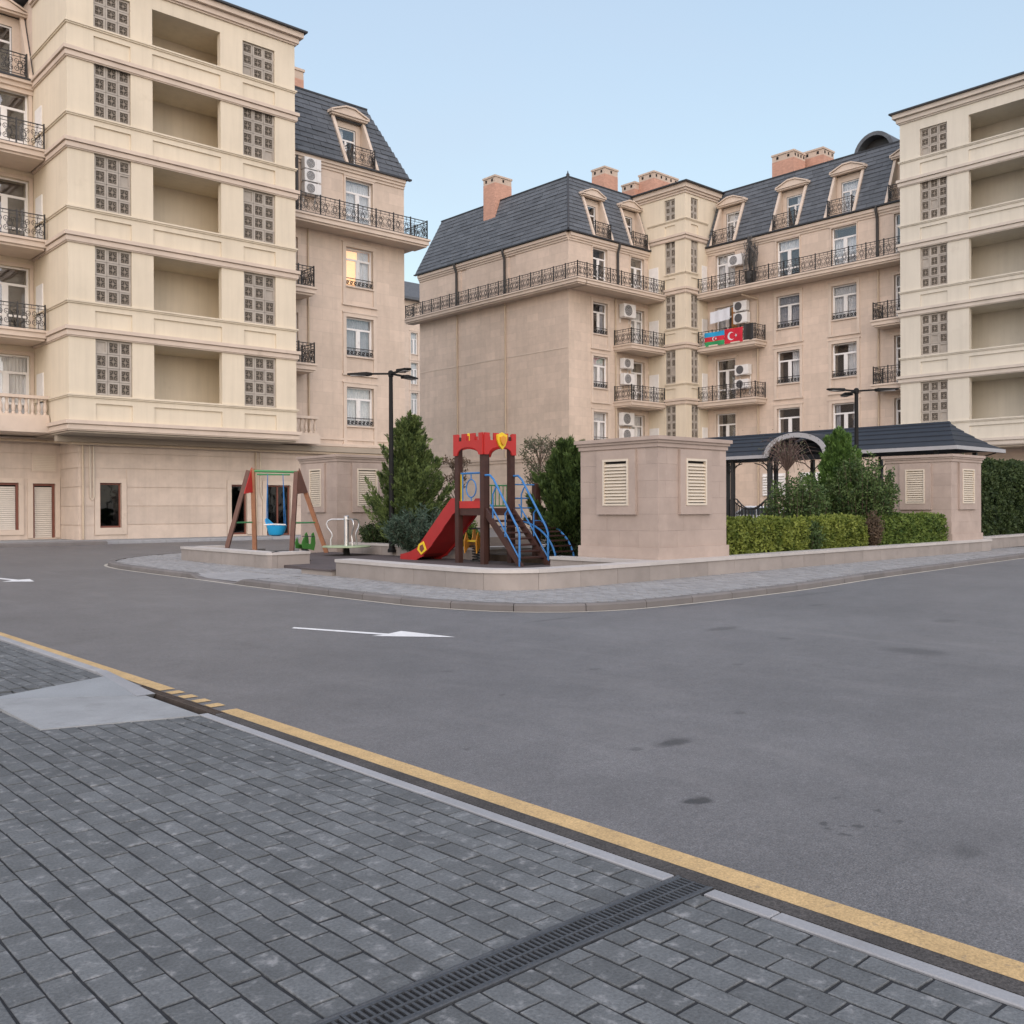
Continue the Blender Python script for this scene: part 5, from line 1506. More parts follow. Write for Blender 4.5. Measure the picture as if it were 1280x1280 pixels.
shield(FX + .42, FY - .106, 2.90, .30, 'lime', 'shield')
shield(FX + .42, FY - .147, 2.90, .17, 'orange', 'shield_emblem')
shield(FX + .40, FY + D_ + .15, 2.97, .26, 'lime', 'shield')
# guard panel on the side towards the slide (round window), coloured frames
gx = FX
gp = MB().tube([(gx, FY + .09, 2.18), (gx, FY + D_ - .09, 2.18)], .022, 8).tube([(gx, FY + .12, 1.45), (gx, FY + .12, 2.18)], .016, 6).tube([(gx, FY + D_ - .14, 1.45), (gx, FY + D_ - .14, 2.18)], .016, 6).tube([(gx, FY + .09, 1.47), (gx, FY + D_ - .09, 1.47)], .02, 8)
gp.tube([(gx, FY + D_ / 2 + .17 * math.cos(a), 1.84 + .2 * math.sin(a)) for a in [i * PI / 10 for i in range(21)]], .016, 6)
gp.tube([(gx, FY + D_ / 2, 1.47), (gx, FY + D_ / 2, 1.64)], .014, 6).tube([(gx, FY + D_ / 2, 2.04), (gx, FY + D_ / 2, 2.18)], .014, 6)
gp.build('guard_panel', MT['blue'], ps, smooth=True)
MB().box(gx - .015, FY + D_ - .11, 1.42, gx + .015, FY + D_ - .085, 2.2).build('panel_edge', MT['lime'], ps)
MB().box(gx - .05, FY + .08, 1.40, gx - .02, FY + D_ - .08, 1.56).build('side_board', MT['red'], ps)
# slide: flat mouth on the deck, long chute, run-out
def slide():
    mb = MB(); y0 = FY + D_ - .02
    prof = [(y0, 1.45), (y0 + .18, 1.43), (y0 + .32, 1.33), (y0 + .65, 1.02), (y0 + 1.05, .66), (y0 + 1.42, .38), (y0 + 1.65, .29), (y0 + 1.95, .25), (y0 + 2.32, .225)]
    hgt = [.12, .20, .30, .33, .33, .28, .17, .10, .06]
    x0, x1 = FX + .06, FX + W_ - .06; w = .045
    for (ya, za), (yb, zb), ha, hb in zip(prof[:-1], prof[1:], hgt[:-1], hgt[1:]):
        mb.add([(x0, ya, za), (x1, ya, za), (x1, yb, zb), (x0, yb, zb), (x0, ya, za - .06), (x1, ya, za - .06), (x1, yb, zb - .06), (x0, yb, zb - .06)], [(0, 1, 2, 3), (4, 7, 6, 5)])
        for xa, xb in ((x0 - w, x0), (x1, x1 + w)):
            mb.add([(xa, ya, za - .12), (xb, ya, za - .12), (xb, yb, zb - .10), (xa, yb, zb - .10), (xa, ya, za + ha), (xb, ya, za + ha), (xb, yb, zb + hb), (xa, yb, zb + hb)], [(0, 3, 2, 1), (4, 5, 6, 7), (0, 1, 5, 4), (1, 2, 6, 5), (2, 3, 7, 6), (3, 0, 4, 7)])
    return mb
sl = slide().build('slide', MT['red_slide'], ps, fix=False)
yb = FY + D_ + 1.38
MB().prism([(yb - .16, .42), (yb - .04, .62), (yb + .14, .55), (yb + .2, .42), (yb + .05, .30)], FX + .010, FX - .006, axis='a').build('slide_badge', MT['lime'], sl)
MB().prism([(yb - .08, .44), (yb - .02, .55), (yb + .09, .51), (yb + .11, .43), (yb + .03, .36)], FX - .006, FX - .012, axis='a').build('badge_emblem', MT['brown'], sl)
# stairs down towards the wall, blue handrails
sx0, sx1 = FX + .0, FX + W_
for x in (sx0, sx1): MB().add([(x - .025, FY - .08, 1.40), (x + .025, FY - .08, 1.40), (x + .025, FY - 1.28, FL), (x - .025, FY - 1.28, FL), (x - .025, FY - .08, 1.20), (x + .025, FY - .08, 1.20), (x + .025, FY - 1.10, FL), (x - .025, FY - 1.10, FL)], [(0, 1, 2, 3), (4, 7, 6, 5), (0, 4, 5, 1), (3, 2, 6, 7), (0, 3, 7, 4), (1, 5, 6, 2)]).build('stringer', MT['wood'], ps)
tr = cached('tread', lambda: MB().bev(0, 0, 0, W_ - .052, .2, .035, .006).mesh('tread', MT['wood']))
for i in range(8): inst('tread', tr, ps, Matrix.Translation((sx0 + .026, FY - .20 - i * .128, 1.24 - i * .132)))
for x in (sx0 - .02, sx1 + .02):
    pts = [(x, FY - .07, 2.12), (x, FY - .22, 2.12), (x, FY - .34, 2.03), (x, FY - 1.10, 1.0), (x, FY - 1.17, .86), (x, FY - 1.17, FL)]
    h = MB().tube(pts, .024, 8).tube([(x, FY - .32, 1.18), (x, FY - .32, 1.70), (x, FY - .42, 1.86)], .017, 6).tube([(x, FY - .72, .78), (x, FY - .72, 1.28), (x, FY - .82, 1.38)], .017, 6).tube([(x, FY - .24, 1.48), (x, FY - 1.16, .34)], .017, 6)
    h.build('handrail', MT['blue'], ps, smooth=True)
# low guard between the posts of the second deck and the arched ladder
g = MB()
for z in (1.93, 1.62, 1.40): g.tube([(FX + W_ + .07, FY, z), (FX + 1.52, FY, z)], .018, 6)
g.build('guard_rail', MT['blue'], ps, smooth=True)
g = MB()
for z in (1.93, 1.45): g.tube([(FX + W_ + .07, FY + D_, z), (FX + 1.52, FY + D_, z)], .018, 6)
for i in range(5): g.tube([(FX + W_ + .18 + i * .12, FY + D_, 1.45), (FX + W_ + .18 + i * .12, FY + D_, 1.93)], .012, 6)
g.build('guard_rail', MT['greenbar'], ps, smooth=True)
lx0, lx1 = FX + .94, FX + 1.50
ap = lambda t: (FY - .05 - 1.25 * math.sin(t * PI / 2), 1.10 - (1.10 - FL) * (1 - math.cos(t * PI / 2)))
for x in (lx0, lx1): MB().tube([(x, *ap(i / 12)) for i in range(13)], .022, 8).build('ladder_rail', MT['blue'], ps, smooth=True)
for i in range(1, 11):
    y, z = ap(i / 11.2); MB().box(lx0 + .022, y - .05, z - .02, lx1 - .022, y + .05, z + .012).build('rung', MT['wood'], ps)

# swing with splayed timber frames
sw = thing('swing_frame', 'timber swing frame with splayed legs and a red gable cap', 'swing', (13.1, 24.4, FL))
def beam(p0, p1, w, mat, name, parent):
    a, b = Vector(p0), Vector(p1); d = (b - a).normalized(); s = d.cross(Vector((.67, .74, 0))).normalized(); q = d.cross(s)
    v = [tuple(p + s * sx * w + q * sq * w) for p in (a, b) for sx, sq in ((-1, -1), (1, -1), (1, 1), (-1, 1))]
    return MB().add(v, [(0, 3, 2, 1), (4, 5, 6, 7), (0, 1, 5, 4), (1, 2, 6, 5), (2, 3, 7, 6), (3, 0, 4, 7)]).build(name, mat, parent)
aL, aR = (12.72, 24.88, 2.46), (13.70, 24.02, 2.42)
fl = [(11.86, 24.66, FL), (13.02, 25.20, FL)]; fr_ = [(13.20, 23.48, FL), (14.60, 24.00, FL)]
beam(fl[0], (aL[0] - .03, aL[1] + .03, aL[2]), .055, MT['wood_dark'], 'leg', sw)
beam(fl[1], (aL[0] + .06, aL[1] - .04, aL[2] + .06), .055, MT['wood_light'], 'leg', sw)
beam(fr_[0], (aR[0] - .03, aR[1], aR[2]), .058, MT['wood_dark'], 'leg', sw)
beam(fr_[1], (aR[0] + .02, aR[1], aR[2] + .04), .055, MT['wood_light'], 'leg', sw)
MB().tube([aL, aR], .035, 10).build('crossbar', MT['greenbar'], sw, smooth=True)
MB().tube([(12.86, 24.74, 2.36), (13.54, 24.14, 2.35)], .022, 8).build('hanger_bar', MT['greenbar'], sw, smooth=True)
for f_, a in ((fl, aL), (fr_, aR)):
    p = [Vector(f_[0]).lerp(Vector(a), .38), Vector(f_[1]).lerp(Vector(a), .38)]
    MB().tube(p, .022, 8).build('brace', MT['greenbar'], sw, smooth=True)
def cap(a, f_, m):
    A_ = Vector(a); v0, v1 = (Vector(f_[0]) - A_) * .29, (Vector(f_[1]) - A_) * .27
    nv = v0.cross(v1).normalized() * .07
    if nv.dot(Vector((-.67, -.74, 0))) < 0: nv = -nv
    A_ = A_ + Vector((0, 0, .1))
    pts = [A_ + nv, A_ + v0 * 1.1 + nv, A_ + v1 * 1.1 + nv]
    v = [tuple(p) for p in pts] + [tuple(p - nv * .25) for p in pts]
    MB().add(v, [(0, 1, 2), (3, 5, 4), (0, 3, 4, 1), (1, 4, 5, 2), (2, 5, 3, 0)]).build('gable_cap', m, sw)
cap(aL, fl, MT['red']); cap(aR, fr_, MT['wood_dark'])
bs = thing('baby_swing', 'light blue plastic baby swing hanging from blue ropes', 'swing seat', (13.2, 24.32, .7))
T = lambda a, b, c: (13.2 + a * .745 + b * .667, 24.32 - a * .667 + b * .745, c)
mb = MB(T)
ring = []
rows = [(.10, .66, 0), (.20, .70, 0), (.27, .84, 0), (.30, .95, 0), (.27, .955, 0), (.22, .84, 0), (.1, .74, 0)]
n = 20; v_, f_ = [], []
for r, z, _ in rows:
    for i in range(n):
        a = 2 * PI * i / n
        up = .0 if z < .8 else (.20 * max(0, math.cos(a - PI * .92)) ** 3)
        v_.append((r * math.cos(a), r * .75 * math.sin(a), z + up))
for k in range(len(rows) - 1):
    for i in range(n): f_.append((k * n + i, k * n + (i + 1) % n, (k + 1) * n + (i + 1) % n, (k + 1) * n + i))
f_ += [tuple(range(n))[::-1], tuple((len(rows) - 1) * n + i for i in range(n))]
mb.add(v_, f_); mb.build('seat', MT['swingblue'], bs, smooth=True)
MB(T).tube([(-.29, -.10, .97), (0, -.25, .985), (.29, -.10, .97)], .02, 8).build('front_bar', MT['white'], bs, smooth=True)
hb = lambda s: (13.2 + s * .745, 24.32 - s * .667, 2.36)
for a, b, s in ((-.25, .1, -.22), (-.25, -.1, -.22), (.25, .1, .2), (.25, -.1, .2)): MB().tube([T(a, b, .95), hb(s)], .009, 5).build('rope', MT['blue'], bs)

# roundabout
mg = thing('roundabout', 'small steel roundabout with curved handles and a green disc', 'merry go round', (14.15, 22.25, FL))
mb = MB().lathe([(.60, .375), (.64, .385), (.64, .41), (.62, .42), (.02, .42)], 14.15, 22.25, 28); mb.build('disc', MT['plate'], mg, smooth=True)
MB().lathe([(.13, FL), (.09, FL + .02), (.07, .375)], 14.15, 22.25, 14).build('pivot', MT['black'], mg)
MB().lathe([(.065, .42), (.065, 1.10), (.075, 1.11), (.075, 1.2), (.05, 1.22)], 14.15, 22.25, 14).build('post', MT['steel'], mg, smooth=True)
for k in range(3):
    a = R(138 + 120 * k); c, s = math.cos(a), math.sin(a)
    pts = [(.05, 1.12), (.40, 1.12), (.49, 1.08), (.53, 1.0), (.50, .9), (.40, .76), (.38, .68), (.42, .58), (.42, .42)]
    MB().tube([(14.15 + r * c, 22.25 + r * s, z) for r, z in pts], .02, 8).build('handle', MT['steel'], mg, smooth=True)

# spring riders
def coil(cx, cy, z0, z1, r, turns, t):
    n = int(turns * 12)
    return MB().tube([(cx + r * math.cos(2 * PI * turns * i / n), cy + r * math.sin(2 * PI * turns * i / n), z0 + (z1 - z0) * i / n) for i in range(n + 1)], t, 6)
def rider(x, y, label, m, pts, m2=None, zs=.46, rot=R(25), k=1.0):
    ca, sa = math.cos(rot) * k, math.sin(rot) * k
    t = thing('spring_rider', label, 'spring rider', (x, y, FL), 'spring riders in the playground')
    coil(x, y, FL + .02, zs, .085, 5, .016).build('spring', MT['iron'], t, smooth=True)
    MB().lathe([(.14, FL), (.14, FL + .02), (.02, FL + .025)], x, y, 14).build('base_plate', MT['iron'], t)
    for sg in (-1, 1):
        mb = MB(lambda a, b, c: (x + a * ca - (b + sg * .15) * sa, y + a * sa + (b + sg * .15) * ca, zs + c * k))
        mb.prism(pts, -.012, .012); mb.build('side_panel', MT[m], t)
    T = lambda a, b, c: (x + a * ca - b * sa, y + a * sa + b * ca, zs + c * k)
    MB(T).box(-.18, -.136, .12, .16, .136, .16).build('seat', MT[m2 or m], t)
    MB(T).tube([(.16, -.26, .42), (.16, .26, .42)], .016, 8).build('handlebar', MT['iron'], t)
    MB(T).box(-.08, -.136, 0, .08, .136, .03).build('seat_mount', MT['iron'], t)
    return t
rider(11.95, 20.6, 'green leaf shaped spring rider behind the end of the short wall', 'green', [(-.33, .02), (-.36, .22), (-.25, .40), (-.2, .2), (0, .10), (.12, .16), (.16, .5), (.26, .56), (.34, .40), (.36, .16), (.28, -.08), (.05, -.03)], k=.68, rot=R(20))
rider(14.62, 17.45, 'orange sided spring rider under the play tower', 'orange', [(-.30, -.14), (-.33, .14), (-.22, .34), (-.12, .2), (.0, .12), (.12, .2), (.16, .40), (.27, .42), (.33, .2), (.28, -.14), (.16, -.02), (-.14, -.02)], 'lime', .50)

# street lamps
def lamp(x, y, h, a0, label):
    t = thing('street_lamp', label, 'street lamp', (x, y, .3), 'black three-armed street lamps')
    MB().lathe([(.11, .25), (.11, .32), (.075, .36), (.07, 1.2), (.052, h - .12), (.07, h - .11), (.07, h + .02), (.03, h + .05)], x, y, 14).build('pole', MT['lampblack'], t, smooth=True)
    for k in range(3):
        a = R(a0 + 120 * k); T = lambda r, s, z, a=a: (x + r * math.cos(a) - s * math.sin(a), y + r * math.sin(a) + s * math.cos(a), z)
        MB(T).box(.06, -.03, h - .06, .55, .03, h - .015).build('arm', MT['lampblack'], t)
        hd = MB(T).add([(.5, -.05, h - .075), (.62, -.13, h - .085), (1.12, -.09, h - .06), (1.15, 0, h - .055), (1.12, .09, h - .06), (.62, .13, h - .085), (.5, .05, h - .075),
                        (.5, -.05, h - .01), (.62, -.12, h + .0), (1.12, -.085, h - .025), (1.15, 0, h - .025), (1.12, .085, h - .025), (.62, .12, h + .0), (.5, .05, h - .01)],
                       [(6, 5, 4, 3, 2, 1, 0), (7, 8, 9, 10, 11, 12, 13)] + [(i, (i + 1) % 7, 7 + (i + 1) % 7, 7 + i) for i in range(7)])
        h_ = hd.build('lamp_head', MT['lampblack'], t)
        MB(T).box(.66, -.08, h - .092, 1.05, .08, h - .074).build('lens', MT['fascia'], h_)
lamp(14.87, 21.2, 4.98, 138, 'black three-armed street lamp rising in front of the big conifer')
lamp(26.1, 14.17, 4.74, 288, 'black three-armed street lamp beside the gazebo roof')

# ------------------------------------------------------------------ gazebo
GX0, GX1, GY0, GY1 = 33.25, 37.2, 14.45, 26.5
gz = thing('gazebo', 'long open gazebo with dark curved metal roof and iron railings behind the hedge', 'gazebo', (35, 20, .3))
xm = (GX0 + GX1) / 2; rx = xm - GX0
def prof(t): return (GX0 + rx * (1 - math.cos(t * PI / 2) * 1.0 if False else math.sin(t * PI / 2) ** .9), 3.42 + 1.02 * (1 - math.cos(t * PI / 2) ** 1.0 if False else math.sin(t * PI / 2) * .55 + t * .45))
NC = 6
AY0, AY1 = 19.1, 21.8; ac = (AY0 + AY1) / 2; ar = (AY1 - AY0) / 2
for side in (0, 1):
    for j in range(NC):
        (xa, za), (xb, zb) = prof(j / NC), prof((j + 1) / NC)
        if side: xa, xb = 2 * xm - xa, 2 * xm - xb
        ha, hb_ = (xa - GX0 if not side else GX1 - xa), (xb - GX0 if not side else GX1 - xb)
        spans = [(GY0 + ha * .55, GY0 + hb_ * .55, GY1, GY1)]
        if not side and za < 4.05:
            qa = ac - ar * math.sqrt(max(0, 1 - ((za - 3.42) / .78) ** 2)); qb = ac - ar * math.sqrt(max(0, 1 - ((min(zb, 4.19) - 3.42) / .78) ** 2))
            spans = [(spans[0][0], spans[0][1], qa, qb), (2 * ac - qa, 2 * ac - qb, GY1, GY1)]
        for ya, yb2, yc, yd in spans:
            mb = MB(); u = .045
            mb.add([(xa, ya, za + u), (xb, yb2, zb + .01), (xb, yd, zb + .01), (xa, yc, za + u), (xa, ya, za - .03), (xb, yb2, zb - .06), (xb, yd, zb - .06), (xa, yc, za - .03)],
                   [(0, 1, 2, 3), (4, 7, 6, 5), (0, 3, 7, 4), (1, 5, 6, 2), (0, 4, 5, 1), (3, 2, 6, 7)])
            mb.build('roof_course', MT['roofmetal'], gz)
for j in range(NC):                        # hipped end facing the road
    (xa, za), (xb, zb) = prof(j / NC), prof((j + 1) / NC)
    ya, yb2 = GY0 + (xa - GX0) * .55, GY0 + (xb - GX0) * .55
    mb = MB().add([(xa, ya, za + .045), (2 * xm - xa, ya, za + .045), (2 * xm - xb, yb2, zb + .01), (xb, yb2, zb + .01), (xa, ya, za - .03), (2 * xm - xa, ya, za - .03), (2 * xm - xb, yb2, zb - .06), (xb, yb2, zb - .06)], [(0, 1, 2, 3), (4, 7, 6, 5), (0, 4, 5, 1), (0, 3, 7, 4), (1, 5, 6, 2)])
    mb.build('roof_course', MT['roofmetal'], gz)
for q in ((GX0 - .06, GY0 - .06, GX0, AY0), (GX0 - .06, AY1, GX0, GY1), (GX0, GY0 - .06, GX1 + .06, GY0)):
    MB().box(q[0], q[1], 3.32, q[2], q[3], 3.45).build('fascia', MT['fascia'], gz)
av = [(ac + ar * math.cos(PI * i / 20), 3.40 + .82 * math.sin(PI * i / 20)) for i in range(21)]
ai = [(ac + (ar - .16) * math.cos(PI * i / 20), 3.36 + .68 * math.sin(PI * i / 20)) for i in range(21)]
mb = MB()
for i in range(20):
    a, b, c, d = av[i], av[i + 1], ai[i + 1], ai[i]
    x0, x1 = GX0 - .28, GX0 - .16
    mb.add([(x0, *a), (x0, *b), (x0, *c), (x0, *d), (x1, *a), (x1, *b), (x1, *c), (x1, *d)], [(0, 1, 2, 3), (4, 7, 6, 5), (0, 4, 5, 1), (3, 2, 6, 7)])
mb.build('arch_fascia', MT['fascia'], gz)
mb = MB()
for i in range(20):
    a, b = av[i], av[i + 1]
    mb.add([(GX0 - .22, a[0], a[1] + .02), (GX0 - .22, b[0], b[1] + .02), (GX0 + 1.3, b[0], b[1] + .02), (GX0 + 1.3, a[0], a[1] + .02)], [(0, 1, 2, 3)])
mb.build('arch_roof', MT['roofmetal'], gz, fix=False)
for y in (15.3, 18.95, 21.95, 23.72, 24.05, 26.2):
    for x in (GX0 + .4, GX1 - .4):
        MB().bev(x - .07, y - .07, .25, x + .07, y + .07, 3.36, .01).build('post', MT['iron'], gz)
        for sg in (-1, 1):
            MB().tube([(x, y, 2.7), (x, y + sg * .12, 3.0), (x, y + sg * .38, 3.22), (x, y + sg * .75, 3.32)], .022, 6).build('bracket', MT['iron'], gz)
def gz_rail(y0, y1, x):
    mb = MB(); n = int((y1 - y0) / .16)
    c = (y0 + y1) / 2
    dip = lambda y: 1.72 - .42 * max(0, math.cos(max(-1, min(1, (y - c) / (.42 * (y1 - y0)))) * PI / 2)) ** .8
    mb.tube([(x, y0 + (y1 - y0) * i / 16, dip(y0 + (y1 - y0) * i / 16)) for i in range(17)], .03, 6)
    for z in (.5, .85): mb.box(x - .02, y0, z, x + .02, y1, z + .04)
    for i in range(n + 1):
        y = y0 + (y1 - y0) * i / n; mb.box(x - .016, y - .016, .3, x + .016, y + .016, dip(y))
    mb.build('iron_railing', MT['iron'], gz, fix=False)
gz_rail(22.0, 23.65, GX0 + .4); gz_rail(24.1, 26.1, GX0 + .4); gz_rail(15.4, 18.9, GX0 + .4)
for y0, y1 in ((22.0, 23.65), (24.1, 26.1)): gz_rail(y0, y1, GX1 - .4)
MB().box(GX0 + .6, 22.2, .72, GX0 + 1.05, 26.0, .78).box(GX0 + .65, 22.3, .3, GX0 + .72, 22.4, .72).box(GX0 + .65, 25.8, .3, GX0 + .72, 25.9, .72).build('bench', MT['wood'], gz)
# pale louvred vents on the ground floor wall behind the gazebo
for y in (33.5, 36.3):
    t = MB(fW.w).box(-y - .85, -.06, 2.1, -y + .85, .01, 3.6).build('vent_grille', MT['white'], CB)
    for i in range(8): inst('vent_slat', cached('bvs', lambda: MB().add([(0, -.09, 0), (1.6, -.09, 0), (1.6, 0, .09), (0, 0, .09), (1.6, 0, .13), (0, 0, .13), (0, -.09, .03), (1.6, -.09, .03)], [(0, 1, 2, 3), (6, 7, 4, 5), (0, 1, 7, 6)]).mesh('vent_slat', MT['white'], fix=False)), t, fW.M(-y - .8, -.07, 2.16 + i * .175))

# white car parked behind the gazebo
car = thing('parked_car', 'white car parked behind the gazebo railing, mostly hidden', 'car', (41.0, 26.5, 0))
def cs(pts, y0, y1, ins):
    n = len(pts); mb = MB()
    v_ = []
    for y, k in ((y0, ins), (y0 + .12, 0), (y1 - .12, 0), (y1, ins)):
        for a, c in pts: v_.append((39.9 + y, 24.4 + a, c if k == 0 else .25 + (c - .25) * .93))
    f_ = [tuple(range(n)), tuple(3 * n + i for i in range(n))[::-1]]
    for k in range(3):
        for i in range(n): f_.append((k * n + i, k * n + (i + 1) % n, (k + 1) * n + (i + 1) % n, (k + 1) * n + i))
    return mb.add(v_, f_)
bd = cs([(0, .35), (.02, .75), (.15, .88), (1.1, .98), (1.75, 1.42), (3.1, 1.45), (3.9, 1.02), (4.35, .95), (4.45, .6), (4.42, .32), (3.9, .26), (.5, .26)], 0, 1.75, 1).build('body', MT['carpaint'], car, smooth=True)
for q in ([(1.28, 1.02), (1.80, 1.36), (2.38, 1.38), (2.38, 1.02)], [(2.46, 1.02), (2.46, 1.38), (3.05, 1.38), (3.6, 1.04)]):
    MB().add([(39.885, 24.4 + a, c) for a, c in q], [(0, 1, 2, 3)]).build('side_window', MT['glass_dark'], car, fix=False)
for a in (.85, 3.55):
    for x in (39.86, 41.5):
        T = lambda p, q_, r, a=a, x=x: (x + r, 24.4 + a + p, .32 + q_)
        wv = MB(T).lathe([(.20, 0), (.31, .0), (.32, .03), (.32, .17), (.31, .2), (.2, .2)], 0, 0, 20).build('wheel', MT['tyre'], car)
        MB(T).lathe([(.02, -.012), (.19, -.012), (.2, .02)], 0, 0, 16).build('rim', MT['chrome'], wv)
for x in (40.05, 41.25): MB().box(x, 24.36, .64, x + .3, 24.42, .78).build('headlight', MT['fascia'], car)

# ------------------------------------------------------------------ trees, hedges, shrubs
def unit(rd):
    while True:
        v = Vector((rd.uniform(-1, 1), rd.uniform(-1, 1), rd.uniform(-1, 1)))
        if .05 < v.length < 1: return v.normalized()
def leaf(mb, p, d, nrm, L, w):
    """one pointed leaf: four corners, slightly folded"""
    s = d.cross(nrm)
    if s.length < 1e-4: s = Vector((1, 0, 0))
    s.normalize()
    m = p + d * (L * .5)
    a = m + s * w + nrm * (w * .25); b = m - s * w + nrm * (w * .25); t = p + d * L
    n = len(mb.v)
    mb.v += [tuple(p), tuple(a), tuple(t), tuple(b)]
    mb.f.append((n, n + 1, n + 2, n + 3)); mb.m.append(0)
def plume(mb, rd, base, tip, rad, n, L, w):
    ax = tip - base; ln = ax.length; ax.normalize()
    for i in range(n):
        t = rd.random() ** .8
        pr = (math.sin(PI * min(1, t * .80 + .16))) * rad
        o = unit(rd); o = (o - ax * o.dot(ax)).normalized()
        r = pr * math.sqrt(rd.random())
        p = base + ax * (t * ln) + o * r
        d = (ax * rd.uniform(.9, 1.4) + o * rd.uniform(.25, .6) + unit(rd) * .2).normalized()
        leaf(mb, p, d, unit(rd), L * rd.uniform(.6, 1.2), w)
def conifer(name, label, cat, x, y, z0, h, rad, m, n_pl, per, seed, L=.16, w=.018, base_t=.04, shape=1.0, lean=.55, group=None):
    rd = random.Random(seed)
    t = thing(name, label, cat, (x, y, z0), group)
    tr = MB().tube([(x, y, z0 - .1), (x + .02, y, z0 + h * .5), (x, y + .02, z0 + h * .93)], .09 * rad + .03, 8, r2=.012)
    for i in range(26):
        f = rd.uniform(.06, .85); a = rd.uniform(0, 2 * PI); r = rad * (1 - f) * .75
        tr.tube([(x, y, z0 + h * f), (x + r * .6 * math.cos(a), y + r * .6 * math.sin(a), z0 + h * f + r * .25), (x + r * math.cos(a), y + r * math.sin(a), z0 + h * f + r * .7)], .018, 4, r2=.005)
    tr.build('trunk', MT['bark'], t, fix=False)
    mb = MB()
    for i in range(n_pl):
        f = ((i + rd.random()) / n_pl) ** 1.35
        a = i * 2.39996 + rd.uniform(-.4, .4)
        R_ = rad * (1 - f) ** shape * (rd.uniform(.35, .8) if i % 3 == 0 else rd.uniform(.75, 1.0))
        zc = z0 + h * (base_t + (.80 - base_t) * f)
        ln = h * rd.uniform(.18, .30) * (1 - .35 * f)
        base = Vector((x + R_ * .45 * math.cos(a), y + R_ * .45 * math.sin(a), zc))
        up = lean + .6 * f + rd.uniform(-.1, .2)
        d = Vector((math.cos(a) * (1 - up * .55), math.sin(a) * (1 - up * .55), .35 + up)).normalized()
        tip = base + d * (ln + R_ * .55)
        tip.z = min(tip.z, z0 + h * .96)
        plume(mb, rd, base, tip, .055 + .04 * rad, per, L, w)
        for q in range(2):          # side sprays feathering off the branch
            b2_ = base.lerp(tip, rd.uniform(.35, .75)); aa = a + rd.uniform(-1.3, 1.3)
            t2 = b2_ + Vector((math.cos(aa) * .6, math.sin(aa) * .6, rd.uniform(.5, 1.1))).normalized() * ln * rd.uniform(.35, .6)
            plume(mb, rd, b2_, t2, .05, per // 3, L * .85, w)
    plume(mb, rd, Vector((x, y, z0 + h * .62)), Vector((x, y, z0 + h)), .13, per * 2, L, w)
    for q in range(10):
        zq = z0 + h * rd.uniform(.68, .9); aa = q * 2.4
        plume(mb, rd, Vector((x, y, zq)), Vector((x + .16 * math.cos(aa), y + .16 * math.sin(aa), zq + h * .09)), .05, per // 2, L * .8, w)
    o = mb.build('crown', MT[m], t, fix=False)
    return t
def branchy(x, y, z0, h, spread, rd, n, tr, start=.3, r=.03):
    tips = []
    tr.tube([(x, y, z0 - .1), (x + rd.uniform(-.05, .05), y + rd.uniform(-.05, .05), z0 + h * .45), (x, y, z0 + h * .8)], r, 7, r2=r * .35)
    for i in range(n):
        f = rd.uniform(start, .8); a = i * 2.4 + rd.random(); R_ = spread * rd.uniform(.5, 1)
        p0 = Vector((x, y, z0 + h * f)); p2 = Vector((x + R_ * math.cos(a), y + R_ * math.sin(a), min(z0 + h, z0 + h * f + rd.uniform(.1, .42) * h)))
        p1 = p0.lerp(p2, .5) + Vector((0, 0, .06 * h))
        tr.tube([p0, p1, p2], r * .4, 4, r2=r * .12, caps=False); tips.append((p1, p2))
        for q in range(3):
            e = p1.lerp(p2, rd.random()) ; e2 = e + unit(rd) * spread * .32 + Vector((0, 0, .05))
            tr.tube([e, e2], r * .18, 3, r2=.003, caps=False); tips.append((e, e2))
    return tips
def broadleaf(name, label, cat, x, y, z0, h, spread, m, n_br, per, seed, L=.09, w=.025, start=.3, r=.03, cl=.16, group=None):
    rd = random.Random(seed)
    t = thing(name, label, cat, (x, y, z0), group)
    tr = MB(); tips = branchy(x, y, z0, h, spread, rd, n_br, tr, start, r)
    tr.build('trunk', MT['bark'], t, fix=False)
    mb = MB()
    for a, b in tips:
        for i in range(per):
            p = a.lerp(b, rd.uniform(.3, 1.05)) + unit(rd) * cl * rd.random() ** .6
            d = ((p - Vector((x, y, p.z))) * .6 + unit(rd) + Vector((0, 0, .25))).normalized()
            leaf(mb, p, d, unit(rd), L * rd.uniform(.6, 1.25), w * rd.uniform(.8, 1.2))
    mb.build('crown', MT[m], t, fix=False)
    return t
